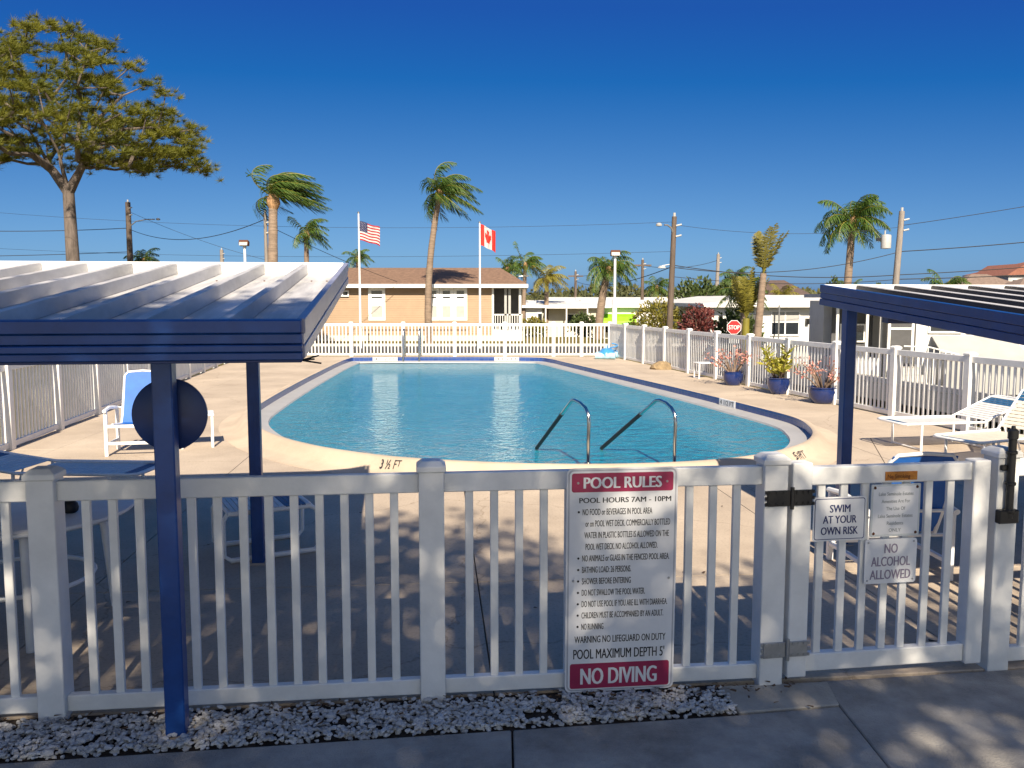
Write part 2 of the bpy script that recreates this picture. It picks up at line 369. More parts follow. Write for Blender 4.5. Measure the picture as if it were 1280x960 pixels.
# ------------------------------------------------------------------ deck slabs with recessed joints
ROT = R(5); c5, s5 = math.cos(ROT), math.sin(ROT); PX, PY = -.25, 6.13
def w2(a, b_): return (PX+a*c5-b_*s5, PY+a*s5+b_*c5)
YARD = [(-5.95, 3.70), (1.40, 4.50), (8.75, 5.30), (3.50, 31.1), (-9.65, 31.1)]
def clip(poly, C):
    for i in range(len(C)):
        a, b_ = C[i], C[(i+1) % len(C)]; res = []
        side = lambda p: (b_[0]-a[0])*(p[1]-a[1])-(b_[1]-a[1])*(p[0]-a[0])
        for j in range(len(poly)):
            p, q = poly[j-1], poly[j]; sp, sq = side(p), side(q)
            if (sp >= 0) != (sq >= 0): t = sp/(sp-sq); res.append((p[0]+(q[0]-p[0])*t, p[1]+(q[1]-p[1])*t))
            if sq >= 0: res.append(q)
        poly = res
        if not poly: return []
    return poly
deck = tag(struct(obj('pool_deck', None)), 'sunlit tan concrete pool deck of large slabs')
cut = MB(); k = ring(.40*SGN); cut.prism([(p.x, p.y) for p in k], -1, 1); cut_o = cut.build('cutter', 'deck')
hole = ring(.55*SGN)
def inside(p, poly):
    c = False
    for i in range(len(poly)):
        a, b_ = poly[i-1], poly[i]
        if (a.y > p[1]) != (b_.y > p[1]) and p[0] < (b_.x-a.x)*(p[1]-a.y)/(b_.y-a.y)+a.x: c = not c
    return c
SX, SY, J = 2.75, 3.05, .004
for i in range(-5, 5):
    for j in range(-2, 10):
        quad = [w2(i*SX+J, j*SY+J), w2((i+1)*SX-J, j*SY+J), w2((i+1)*SX-J, (j+1)*SY-J), w2(i*SX+J, (j+1)*SY-J)]
        pol = clip(quad, YARD)
        if len(pol) < 3: continue
        hit = False
        smp = [(quad[0][0]+(quad[1][0]-quad[0][0])*u/8+(quad[3][0]-quad[0][0])*v/8, quad[0][1]+(quad[1][1]-quad[0][1])*u/8+(quad[3][1]-quad[0][1])*v/8) for u in range(9) for v in range(9)]
        ins = [inside(p, hole) for p in smp]
        mb = MB(); mb.prism(pol, -.09, 0)
        if not any(ins): mb.build('slab', 'deck', deck, bevel=.004); continue
        o = mb.build('slab', 'deck', deck)
        md = o.modifiers.new('b', 'BOOLEAN'); md.operation = 'DIFFERENCE'; md.object = cut_o; md.solver = 'EXACT'
        bpy.context.view_layer.update()
        me = bpy.data.meshes.new_from_object(o.evaluated_get(bpy.context.evaluated_depsgraph_get())); o.modifiers.clear()
        if len(me.polygons) == 0: bpy.data.objects.remove(o)
        else: o.data = me
bpy.data.objects.remove(cut_o)
mb = MB(); mb.prism([(p[0], p[1]) for p in [(-5.9, 3.8), (1.4, 4.55), (8.6, 5.4), (8.0, 8.4), (-6.5, 8.4)]], -.3, -.055); mb.build('joint_bed', 'soil', deck)
# expansion joint on the right, between pool edge and lounge chairs
mb = MB(); a, b_ = V(5.31, 12.65, .002), V(4.62, 10.5, .002); d = b_-a; mb.box((a+b_)/2, (.007, d.length, .003), math.atan2(-d.x, d.y)); mb.build('control_joint', 'soil', deck)

# ------------------------------------------------------------------ sidewalk slabs, pad, gravel
walk = tag(struct(obj('sidewalk', None)), 'grey concrete sidewalk in dappled shade before the fence')
def edge(x): return 3.955+.131*x if x < 1.13 else 4.105
jx = [-9.0, -6.2, -3.1, -.0, 1.66, 3.2, 5.0, 7.5]
for x0, x1 in zip(jx, jx[1:]):
    if x0 < 1.6: pol = [(x0+.004+.02, 2.2), (x1-.004+.02, 2.2), (x1-.004, edge(x1)), (x0+.006, edge(x0))]
    else: pol = [(x0+.006, 2.2), (x1-.004, 2.2), (x1-.004, 4.45+.13*(x1-1.38)), (x0+.006, 4.45+.13*(x0-1.38))]
    if abs(x1-1.66) < .01: pol = [(x0+.026, 2.2), (x1-.0, 2.2), (x1+.0, 4.195), (1.13, edge(1.13)), (x0+.006, edge(x0))]
    mb = MB(); mb.prism(pol, -.1, 0.0); mb.build('slab', 'sidewalk', walk, bevel=.006)
mb = MB(); mb.prism([(1.135, 4.125), (1.665, 4.212), (1.70, 4.475), (1.10, 4.42)], -.1, .004); mb.build('gate_pad', 'pad', walk, bevel=.006)
mb = MB(); mb.prism([(-9, 2.0), (7.5, 2.0), (7.5, 5.2), (-9, 3.4)], -.3, -.025); mb.build('joint_bed', 'soil', walk)
soil = MB(); soil.prism([(-7, edge(-7)+.01), (1.13, edge(1.13)+.01), (1.11, 4.53), (-7, 3.63)], -.2, -.012)
tag(struct(soil.build('gravel_bed', 'soil')), 'dark soil strip under the white gravel')
gr = MB(); base = bmesh.new(); bmesh.ops.create_icosphere(base, subdivisions=1, radius=1)
bv = [v.co.copy() for v in base.verts]; bf = [tuple(v.index for v in f.verts) for f in base.faces]; base.free()
def fence_front(x): return 4.04+.1074*(x+2.25)
for q in range(9000):
    x = rnd.uniform(-4.6, 1.12); t = rnd.random(); y0, y1 = edge(x)+.02, fence_front(x)+.03
    y = y0+(y1-y0)*t
    if x > .75 and rnd.random() < (x-.75)*2 and t > .35: continue
    if t > .82 and rnd.random() < .65: continue
    if mnoise.noise(V(x*3, y*6, 0)) > .55: continue
    s_ = rnd.uniform(.008, .0175); sc = V(s_*rnd.uniform(.8, 1.5), s_*rnd.uniform(.7, 1.2), s_*rnd.uniform(.4, .75))
    rm = Matrix.Rotation(rnd.uniform(0, 6.3), 3, 'Z') @ Matrix.Rotation(rnd.uniform(-.5, .5), 3, 'X')
    c = V(x, y, rnd.choice((-.004, .004, .014, .022)))
    gr.add([rm @ V(v.x*sc.x, v.y*sc.y, v.z*sc.z)*rnd.uniform(.72, 1.18)+c for v in bv], bf)
tag(gr.build('gravel', 'pebble'), 'white pebble gravel strip along the foot of the near fence', 'gravel', kind='stuff')
lt = MB()
for q in range(420):
    x = rnd.uniform(-4.4, 1.5); y = fence_front(x)-rnd.uniform(-.02, .10)**1 - (.25*rnd.random() if rnd.random() < .25 else 0)
    s_ = rnd.uniform(.008, .02); rm = Matrix.Rotation(rnd.uniform(0, 6.3), 3, 'Z') @ Matrix.Rotation(rnd.uniform(-.7, .7), 3, 'X')
    c = V(x, y, rnd.uniform(.012, .034))
    lt.add([rm @ V(-s_, -s_*.3, 0)+c, rm @ V(s_, -s_*.2, 0)+c, rm @ V(s_*.8, s_*.4, .004)+c, rm @ V(-s_*.7, s_*.4, 0)+c], [(0, 1, 2, 3)])
for q in range(26):
    x = rnd.uniform(-3.2, 2.6); y = rnd.uniform(4.8, 8.5); s_ = rnd.uniform(.012, .026); rm = Matrix.Rotation(rnd.uniform(0, 6.3), 3, 'Z'); c = V(x, y, .006)
    lt.add([rm @ V(-s_, -s_*.4, 0)+c, rm @ V(s_, -s_*.2, .006)+c, rm @ V(s_*.8, s_*.4, 0)+c, rm @ V(-s_*.7, s_*.4, .004)+c], [(0, 1, 2, 3)])
tag(lt.build('leaf_litter', 'dry_leaf'), 'scattered brown leaf litter at the foot of the near fence', 'leaves', kind='stuff')

# ------------------------------------------------------------------ vinyl fences
PW = .127
post_me = MB().b2(-PW/2, PW/2, -PW/2, PW/2, -.05, 1.195).mesh('post', 'vinyl', bevel=.004)
cap = MB(); h_ = .074
cap.add([(-h_, -h_, 1.195), (h_, -h_, 1.195), (h_, h_, 1.195), (-h_, h_, 1.195), (-h_, -h_, 1.222), (h_, -h_, 1.222), (h_, h_, 1.222), (-h_, h_, 1.222), (-.045, -.045, 1.247), (.045, -.045, 1.247), (.045, .045, 1.247), (-.045, .045, 1.247)],
        [(3, 2, 1, 0), (0, 1, 5, 4), (1, 2, 6, 5), (2, 3, 7, 6), (3, 0, 4, 7), (4, 5, 9, 8), (5, 6, 10, 9), (6, 7, 11, 10), (7, 4, 8, 11), (8, 9, 10, 11)])
cap_me = cap.mesh('post_cap', 'vinyl', bevel=.003)
picket_me = MB().b2(-.0205, .0205, -.013, .013, .09, 1.085).mesh('picket', 'vinyl', bevel=.003)
def fence(name, label, posts, loc, skip_post=()):
    root = thing(name, label, 'fence', (loc[0], loc[1], 0)); L = V(loc[0], loc[1])
    for i, p in enumerate(posts):
        q = V(*p)-L; d = V(*posts[min(i+1, len(posts)-1)])-V(*posts[max(i-1, 0)]); a = math.atan2(d.y, d.x)
        if i not in skip_post:
            po = obj('post', post_me, root, (q.x, q.y, 0), a); obj('cap', cap_me, po)
        if i+1 < len(posts):
            b_ = V(*posts[i+1])-L; dv = b_-q; a2 = math.atan2(dv.y, dv.x); ln = dv.length-PW; mid = (q+b_)/2
            for nm, z, hh in (('top_rail', 1.132, .098), ('bottom_rail', .066, .082)):
                MB().box((0, 0, 0), (ln+.004, .05, hh)).build(nm, 'vinyl', root, bevel=.005, loc=(mid.x, mid.y, z)).rotation_euler = (0, 0, a2)
            n_ = max(1, round(ln/.1255)-1); u = dv.normalized()
            for k_ in range(n_):
                s_ = PW/2+ln*(k_+1)/(n_+1); c = q+u*s_
                obj('picket', picket_me, root, (c.x, c.y, 0), a2+rnd.uniform(-.02, .02))
    return root
FA, FB, FC = V(-2.25, 4.04), V(1.38, 4.43), V(2.65, 4.62)
fd = (FB-FA).normalized(); fn = V(-fd.y, fd.x); fa = math.atan2(fd.y, fd.x)
gd = (FC-FB).normalized(); ga = math.atan2(gd.y, gd.x); gn = V(-gd.y, gd.x)
off = fn*(PW/2)
P0 = [FA+off-fd*3.66, FA+off-fd*1.83, FA+off, FA+off+fd*1.858, FB+off]
fence('picket_fence', 'near white vinyl picket fence carrying the pool rules sign', [tuple(p) for p in P0], tuple(P0[0]))
lp = FC+gn*(PW/2)+gd*.055
fence('picket_fence', 'short white picket fence right of the gate, behind the black latch pole', [tuple(lp), tuple(lp+gd*1.83)], tuple(lp))
farp = [(-9.63, 31.2), (-7.68, 31.2), (-5.80, 31.2), (-3.92, 31.2), (-2.07, 31.2), (-.26, 31.2), (1.5, 31.2), (2.51, 31.2), (3.53, 31.2)]
fence('picket_fence', 'white picket fence across the far end of the pool, before the tan house', farp, farp[0])
rp_ = [(fence_x(31.2-1.795*k_), 31.2-1.795*k_) for k_ in range(14)]
fence('picket_fence', 'long white picket fence down the right side, behind the blue plant pots', rp_, rp_[0], skip_post=(0,))
lpz = [(-6.89-.147*(y-11.7), y) for y in [11.7+1.81*(k_-4) for k_ in range(15)]]; lpz[-1] = (-9.63, 31.2)
fence('picket_fence', 'long white picket fence down the left side, behind the blue sling chair', lpz, lpz[0], skip_post=(14,))

# ------------------------------------------------------------------ gate
gate = thing('pool_gate', 'white vinyl picket gate with three signs and black hinges', 'gate', (FB.x, FB.y, 0), ga)
def gbox(nm, x0, x1, y0, y1, z0, z1, m='vinyl', par=gate, bv=.005): return MB().b2(x0, x1, y0, y1, z0, z1).build(nm, m, par, bevel=bv)
gbox('stile', .092, .200, .0, .09, .035, 1.20); gbox('stile', 1.135, 1.232, .0, .09, .045, 1.185)
gbox('top_rail', .2005, 1.1345, .02, .075, 1.075, 1.172); gbox('bottom_rail', .2005, 1.1345, .02, .075, .055, .152)
for x in (.274, .402, .526, .652, .765, .896, 1.025): gbox('picket', x-.021, x+.021, .035, .06, .150, 1.077, bv=.003)
for z in (1.018, .198):
    hg = gbox('hinge', -.052, .072, -.012, -.001, z-.042, z+.042, 'black_metal' if z > .5 else 'galv', bv=.002)
    hm = 'black_metal' if z > .5 else 'galv'
    gbox('hinge_leaf', .095, .198, -.010, -.001, z-.042, z+.042, hm, bv=.002)
    for hx0, hx1 in ((-.064, -.052), (.199, .212)):
        for dz_ in (-.032, 0, .032): gbox('hinge_finger', hx0, hx1, -.010, -.001, z+dz_-.009, z+dz_+.009, hm, bv=.002)
    MB().tube([(.083, -.012, z-.058), (.083, -.012, z+.058)], .011, 10).build('hinge_pin', hm, gate, True)
    for dx in (-.035, .0, .04, .115, .15, .18):
        for dz in (-.03, .03): MB().tube([(dx, -.012, z+dz), (dx, -.016, z+dz)], .009, 6).build('hinge_screw', hm, gate)
gbox('name_plate', .622, .808, .016, .0195, 1.088, 1.136, 'rust', bv=.001)
lettering('No Smoking', gate, .70, .0155, 1.111, .13, .022, 'rust_dark', .01)
# latch pole on the post right of the gate
lt_ = thing('latch_pole', 'tall black gate latch pole on the white post right of the gate', 'latch', (lp.x, lp.y, 0), ga)
MB().tube([(-.01, -.09, .87), (-.01, -.09, 1.31)], .021, 12).build('barrel', 'black_metal', lt_, True)
MB().lathe([(.012, 0), (.027, .005), (.027, .05), (.012, .06), (.010, .075)], 12, (-.01, -.09, 1.30)).build('knob', 'black_metal', lt_, True)
MB().b2(-.075, .045, -.105, -.064, .84, .915).build('bracket', 'black_metal', lt_, bevel=.006)
for z in (.90, 1.05, 1.22): MB().lathe([(.024, 0), (.028, .004), (.028, .016), (.024, .02)], 12, (-.01, -.09, z)).build('collar', 'black_metal', lt_, True)
MB().b2(-.06, -.02, -.085, -.064, 1.13, 1.16).build('bracket', 'black_metal', lt_, bevel=.004)

# ------------------------------------------------------------------ signs
def plate(name, parent, w, h, z0, m, t=.003, r=.02, y=0, cx=0):
    pol = []
    for cx_, cz_, a0 in ((w/2-r, h-r, 0), (-w/2+r, h-r, 90), (-w/2+r, r, 180), (w/2-r, r, 270)):
        for q in range(5): a = R(a0+q*22.5); pol.append((cx_+r*math.cos(a)+cx, cz_+r*math.sin(a)+z0))
    mb = MB(); k_ = len(pol); mb.v = [(x, y-t, z) for x, z in pol]+[(x, y, z) for x, z in pol]
    mb.f = [tuple(range(k_))[::-1], tuple(range(k_, 2*k_))]+[(i, (i+1) % k_, k_+(i+1) % k_, k_+i) for i in range(k_)]; mb.m = [0]*len(mb.f)
    me = mb.mesh(name, m); bm = bmesh.new(); bm.from_mesh(me); bmesh.ops.recalc_face_normals(bm, faces=bm.faces); bm.to_mesh(me); bm.free()
    return obj(name, me, parent)
sp = FA+fd*2.825-fn*.004
rs = thing('pool_rules_sign', 'tall white POOL RULES sign with crimson bands on the near fence', 'sign', (sp.x, sp.y, .02), fa)
rs.rotation_euler = (R(1.2), 0, fa)
plate('panel', rs, .575, 1.185, 0, 'sign_white', .004, .03)
plate('border', rs, .560, 1.17, .0075, 'sign_frame', .001, .026, -.004); plate('face', rs, .545, 1.155, .015, 'sign_white', .001, .022, -.005)
plate('heading_band', rs, .525, .098, 1.062, 'sign_red', .001, .012, -.006); plate('warning_band', rs, .525, .135, .02, 'sign_red', .001, .012, -.006)
Y = -.0072
lettering('POOL RULES', rs, 0, Y, 1.111, .40, .058, 'sign_white', .045)
lettering('NO DIVING', rs, -.005, Y, .087, .40, .088, 'sign_white', .045)
Y = -.0062
lettering('POOL HOURS 7AM - 10PM', rs, .015, Y, 1.020, .475, .027, 'ink_black', .026)
rows = [('NO FOOD or BEVERAGES IN POOL AREA', -.205, .36, 1), ('or on POOL WET DECK. COMMERCIALLY BOTTLED', -.190, .44, 0), ('WATER IN PLASTIC BOTTLES IS ALLOWED ON THE', -.195, .44, 0), ('POOL WET DECK. NO ALCOHOL ALLOWED.', -.188, .375, 0),
        ('NO ANIMALS or GLASS IN THE FENCED POOL AREA.', -.205, .455, 1), ('BATHING LOAD: 26 PERSONS.', -.205, .255, 1), ('SHOWER BEFORE ENTERING', -.205, .255, 1), ('DO NOT SWALLOW THE POOL WATER.', -.205, .33, 1),
        ('DO NOT USE POOL IF YOU ARE ILL WITH DIARRHEA.', -.205, .45, 1), ('CHILDREN MUST BE ACCOMPANIED BY AN ADULT.', -.205, .43, 1), ('NO RUNNING', -.205, .115, 1)]
for i, (t, x, w, bu) in enumerate(rows):
    z = .960-i*.0605
    lettering(t, rs, x, Y, z, w, .033, 'ink_black', .022, align='L')
    if bu: MB().lathe([(.006, 0), (.006, .001)], 10).build('bullet', 'ink_black', rs, loc=(x-.02, Y-.0005, z)).rotation_euler = (R(90), 0, 0)
lettering('WARNING NO LIFEGUARD ON DUTY', rs, .0, Y, .286, .48, .037, 'ink_black', .02)
lettering("POOL MAXIMUM DEPTH 5'", rs, -.005, Y, .207, .48, .052, 'ink_black', .022)
for x, z in ((-.23, 1.11), (.23, 1.11), (-.25, .6), (.25, .6)): MB().lathe([(.007, 0), (.005, .003)], 8).build('screw', 'galv', rs, loc=(x, -.007, z)).rotation_euler = (R(90), 0, 0)
def gpos(s_, d): p = FB+gd*s_+gn*d; return p
p = gpos(.368, .018)
sw = thing('swim_sign', 'white sign reading SWIM AT YOUR OWN RISK, left on the gate', 'sign', (p.x, p.y, .772), ga)
plate('panel', sw, .302, .238, 0, 'sign_white', .003, .014); plate('border', sw, .286, .222, .008, 'ink_navy', .0008, .012, -.003); plate('face', sw, .278, .214, .012, 'sign_white', .0008, .010, -.0038)
for t, z, w in (('SWIM', .176, .115), ('AT YOUR', .117, .19), ('OWN RISK', .056, .21)): lettering(t, sw, 0, -.0048, z, w, .042, 'ink_navy', .034)
p = gpos(.684, .016)
pq = thing('residents_plaque', 'weathered grey notice plaque with corner screws, upper right on the gate', 'sign', (p.x, p.y, .785), ga)
plate('panel', pq, .285, .285, 0, 'sign_grey', .006, .006); plate('face', pq, .262, .262, .0115, 'sign_white', .001, .006, -.006)
for t, z, w in (('Lake Seminole Estates', .233, .20), ('Amenities Are For', .193, .165), ('The Use Of', .153, .11), ('Lake Seminole Estates', .113, .20), ('Residents', .073, .095), ('ONLY', .035, .07)): lettering(t, pq, 0, -.0072, z, w, .019, 'ink_grey', .004)
for x in (-.122, .122):
    for z in (.018, .267): MB().lathe([(.009, 0), (.006, .005)], 8).build('screw', 'rust_dark', pq, loc=(x, -.006, z)).rotation_euler = (R(90), 0, 0)
p = gpos(.672, .018)
al = thing('no_alcohol_sign', 'faded white NO ALCOHOL ALLOWED sign, lowest on the gate', 'sign', (p.x, p.y, .525), ga)
plate('panel', al, .302, .245, 0, 'sign_white', .003, .016)
for t, z, w in (('NO', .193, .075), ('ALCOHOL', .122, .225), ('ALLOWED', .050, .235)): lettering(t, al, 0, -.0038, z, w, .052, 'ink_faded', .028)
for x in (-.132, .132):
    for z in (.018, .227): MB().lathe([(.006, 0), (.004, .003)], 8).build('screw', 'galv', al, loc=(x, -.003, z)).rotation_euler = (R(90), 0, 0)

# ------------------------------------------------------------------ canopies
def canopy(name, label, corner, rz, width, depth, z0, z1, posts, side, rib_step=.348):
    """corner: front corner of the roof seen from outside; roof runs from there along side*x and back along +y (local)"""
    root = thing(name, label, 'canopy', (corner[0], corner[1], 0), rz)
    sl_ = (z1-z0)/depth; ang = math.atan(sl_); M = Matrix.Rotation(ang, 3, 'X')
    def rbox(nm, x0, x1, y0, y1, dz0, dz1, m, bv=.003):
        mb = MB().b2(min(x0, x1), max(x0, x1), y0, y1, dz0, dz1); mb.v = [tuple(M @ V(*v)+V(0, 0, z0)) for v in mb.v]
        return mb.build(nm, m, root, bevel=bv)
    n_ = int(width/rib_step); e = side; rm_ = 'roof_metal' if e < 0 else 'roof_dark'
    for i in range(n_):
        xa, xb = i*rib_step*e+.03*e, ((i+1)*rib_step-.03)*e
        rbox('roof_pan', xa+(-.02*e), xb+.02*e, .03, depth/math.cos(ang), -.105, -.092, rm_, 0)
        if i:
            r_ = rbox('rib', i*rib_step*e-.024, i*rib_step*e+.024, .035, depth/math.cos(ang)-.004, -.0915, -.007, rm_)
            if e > 0: rbox('rib_cap', i*rib_step*e-.027, i*rib_step*e+.027, .036, depth/math.cos(ang)-.005, -.0065, .001, 'roof_metal')
    W_ = n_*rib_step*e
    for i in range(n_):
        xa, xb = sorted((i*rib_step*e+.03*e, ((i+1)*rib_step-.03)*e))
        rbox('lap_seam', xa+.004, xb-.004, depth*.80, depth*.80+.006, -.092, -.0895, 'grey_panel', 0)
        for u in (.3, .7): rbox('roof_screw', xa+(xb-xa)*u-.006, xa+(xb-xa)*u+.006, depth*.815, depth*.815+.012, -.092, -.086, 'rust_dark', 0)
    D = depth/math.cos(ang)
    # stepped front gutter, grooved
    for a, b2_, out, m in ((-.052, .004, -.012, 'blue_paint'), (-.100, -.056, .0, 'blue_paint'), (-.134, -.103, -.010, 'blue_paint'), (-.170, -.137, -.004, 'blue_paint')):
        rbox('gutter_face', 0, W_, out-.01, .03, a, b2_, m, .004)
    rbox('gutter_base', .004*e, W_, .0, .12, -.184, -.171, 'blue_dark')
    sm_ = 'side_metal' if e < 0 else 'blue_paint'
    for a, b2_, out in ((-.060, .004, .012), (-.112, -.063, .004), (-.17, -.115, .008)):
        rbox('side_fascia', -out*e, .024*e, .031, D, a, b2_, sm_, .003)
    rbox('back_fascia', .03*e, W_, D+.001, D+.02, -.10, .004, 'white_metal')
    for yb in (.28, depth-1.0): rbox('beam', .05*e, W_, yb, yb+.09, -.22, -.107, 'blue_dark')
    for (px_, py_) in posts:
        zt = z0+sl_*py_-.106
        mb = MB().b2(px_-.045, px_+.045, py_-.045, py_+.045, -.05, zt)
        po = mb.build('post', 'blue_paint', root, bevel=.006)
        MB().b2(px_-.075, px_+.075, py_-.075, py_+.075, -.02, .008).build('base_plate', 'collar', po, bevel=.004)
    return root
CR = R(7.6)
def to_local(c, rz, p): d = V(p[0]-c[0], p[1]-c[1]); return (d.x*math.cos(rz)+d.y*math.sin(rz), -d.x*math.sin(rz)+d.y*math.cos(rz))
cL = (-.905, 3.72)
canopy('shade_canopy', 'blue trimmed canopy with white ribbed metal roof, on the left', cL, CR, 5.9, 3.62, 1.962, 2.352,
       [to_local(cL, CR, (-1.585, 3.915)), to_local(cL, CR, (-1.985, 6.60)), to_local(cL, CR, (-5.2, 6.2))], -1)
cR = (3.07, 4.25)
canopy('shade_canopy', 'blue canopy with dark looking ribbed metal roof, on the right', cR, R(6.8), 5.9, 3.30, 1.89, 2.175,
       [to_local(cR, R(6.8), (2.775, 7.12)), to_local(cR, R(6.8), (3.45, 4.62)), to_local(cR, R(6.8), (7.0, 7.55))], 1)
# round disc on the front post of the left canopy
ds = thing('round_sign', 'round dark blue disc on the front post of the left canopy', 'sign', (-1.605, 4.02, 1.515), CR)
MB().lathe([(.165, -.012), (.170, -.008), (.170, .008), (.165, .012)], 48).build('disc', 'blue_dark', ds, True).rotation_euler = (R(90), 0, 0)
MB().b2(-.03, .03, -.055, -.012, -.05, .05).build('bracket', 'blue_dark', ds)
tw = MB(); p = V(-.93, 3.80, 1.785)
for dx, dz in ((.075, .02), (.085, -.015), (.055, .004)): tw.tube([p, p+V(dx, .02, dz)], .004, 5)
tag(tw.build('wire_end', 'black_metal'), 'loose black wire end at the corner of the left canopy', 'wire')

# ------------------------------------------------------------------ pool fittings
def handrail(label, x, xt, xe):
    t = thing('pool_handrail', label, 'handrail', (x, 10.08, .1), 0, 'steel handrails into the pool')
    pts = [(0, 0, -.06), (0, 0, .25), (.005, .0, .50), (.0, .015, .60), (-.03, .08, .67), ((xt-x)*.6, .26, .705), (xt-x, .48, .715), (xt-x-.035, .56, .70)]
    e = V(xe-x, 1.55, -.07); a = V(*pts[-1])
    MB().tube(pts+[tuple(a+(e-a)*k_) for k_ in (.12, .26)], .0215, 12).build('rail', 'steel', t, True)
    MB().tube([tuple(a+(e-a)*k_) for k_ in (.26, .6, 1.0)], .026, 12).build('grip', 'black_grip', t, True)
    MB().tube([tuple(e), tuple(e+V(-.02, .03, -.25)), tuple(e+V(-.0, .05, -.9))], .0215, 10).build('lower_rail', 'steel', t, True)
    MB().lathe([(.05, -.01), (.05, .02), (.03, .03)], 16).build('escutcheon', 'steel', t, True)
handrail('left steel handrail with black grip at the near pool edge', .90, .775, .335)
handrail('right steel handrail with black grip at the near pool edge', 1.92, 1.82, 1.22)
ld = thing('pool_ladder', 'pair of tall steel ladder rails at the far pool edge', 'ladder', (-3.27, 28.2, .17))
for x in (-.26, .26): MB().tube([(x, .25, -.1), (x, .25, .62), (x, .2, .82), (x, .05, .90), (x, -.12, .84), (x, -.2, .65), (x, -.22, -.1), (x, -.22, -1.0)], .036, 10).build('rail', 'steel', ld, True)
for z in (-.25, -.5, -.75): MB().b2(-.25, .25, -.26, -.18, z, z+.03).build('step', 'white_paint', ld)
def marker(txt, label, x, y, rz, w=.62):
    m_ = thing('depth_marker', label, 'depth marker', (x, y, .052), rz, 'white depth tiles on the pool wall')
    n_ = 4
    for i in range(n_): MB().b2(-w/2+i*w/n_+.003, -w/2+(i+1)*w/n_-.003, -.012, .02, .0, .128).build('tile', 'sign_white', m_, bevel=.003)
    lettering(txt, m_, 0, -.0122, .066, w*.85, .085, 'ink_black', .01)
marker('4 1/2 FT', 'white depth tiles at the far pool wall left of the ladder', -4.12, 27.985, R(3), .8)
marker('4 1/2 FT', 'white depth tiles at the far pool wall below the Canadian flag', -.17, 28.02, R(-3), .8)
marker('4 1/2 FT', 'white depth tiles on the right pool wall near the third pot', 4.03, 16.05, R(-76), .62)
def painted(txt, label, x, y, z, rz, w, h):
    o = thing('painted_depth', label, 'lettering', (x, y, z), rz); o.rotation_euler = (R(-42), 0, rz)
    lettering(txt, o, 0, 0, 0, w, h, 'ink_black', .012)
painted('3 ½ FT', 'black 3 ½ FT lettering painted on the near pool edge', -1.43, 10.045, .117, R(-16), .26, .125)
painted('5 FT', 'black 5 FT lettering on the near right pool edge in shade', 3.60, 10.66, .117, R(38), .22, .11)

# ------------------------------------------------------------------ furniture
def bar(mb, a, b_, r=.016, n=8): return mb.tube([a, b_], r, n)
def chaise(label, loc, rz, back=38, blue_rows=(0, 1), strap='strap_white', group='strap lounge chairs on the deck'):
    t = thing('lounge_chair', label, 'lounge chair', loc, rz, group)   # foot at local x=0, head along +x
    w, L1, L2, zs = .33, 1.22, .72, .37; ba = R(back)
    fr = MB(); fr.tube([(L1, -w, zs), (.09, -w, zs), (.02, -w+.05, zs), (0, -w+.12, zs), (0, w-.12, zs), (.02, w-.05, zs), (.09, w, zs), (L1, w, zs)], .017, 8)
    fr.build('seat_frame', 'white_metal', t, True)
    ex, ez = L1+L2*math.cos(ba), zs+L2*math.sin(ba); ux, uz = math.cos(ba), math.sin(ba)
    MB().tube([(L1, -w, zs), (ex-ux*.06, -w, ez-uz*.06), (ex, -w+.09, ez), (ex, w-.09, ez), (ex-ux*.06, w, ez-uz*.06), (L1, w, zs)], .017, 8).build('back_frame', 'white_metal', t, True)
    for x in (.28, 1.25):
        for s_ in (-1, 1): MB().tube([(x, s_*w*.98, zs), (x, s_*w*.98, .0)], .017, 8).build('leg', 'white_metal', t, True)
        MB().tube([(x, -w*.98, .02), (x, w*.98, .02)], .012, 6).build('foot_bar', 'white_metal', t, True)
    n1_ = 21; step = (L1-.06)/n1_
    for i in range(n1_):
        x = .05+step*(i+.5); m = 'strap_blue' if i in (1, 2) else strap
        MB().b2(x-.021, x+.021, -w, w, zs-.0185, zs+.0185 if False else zs-.013).build('strap', strap if m != 'strap_blue' else m, t)
        mb = MB(); 
    n2_ = 12; step = (L2-.06)/n2_
    for i in range(n2_):
        d = .05+step*(i+.5); m = 'strap_blue' if i in (n2_-2, n2_-3, n2_-4) else strap
        mb = MB().box((L1+ux*d, 0, zs+uz*d), (.044, 2*w, .005), M=Matrix.Rotation(-ba, 3, 'Y')); mb.build('strap', m, t)
    bar(MB(), (L1+.3*ux, w*.9, zs+.3*uz), (L1+.42, w*.9, .06), .011).build('back_prop', 'white_metal', t, True)
    bar(MB(), (L1+.3*ux, -w*.9, zs+.3*uz), (L1+.42, -w*.9, .06), .011).build('back_prop', 'white_metal', t, True)
    return t
chaise('white strap lounge chair nearest the right fence', (5.22, 11.85, 0), R(10), 24)
chaise('cream strap lounge chair with raised back, in front at the right frame edge', (5.32, 10.30, 0), R(24), 48, strap='strap_cream')
chaise('white strap lounge chair with blue bands behind the near left fence post', (-3.58, 8.5, 0), R(176), 8)
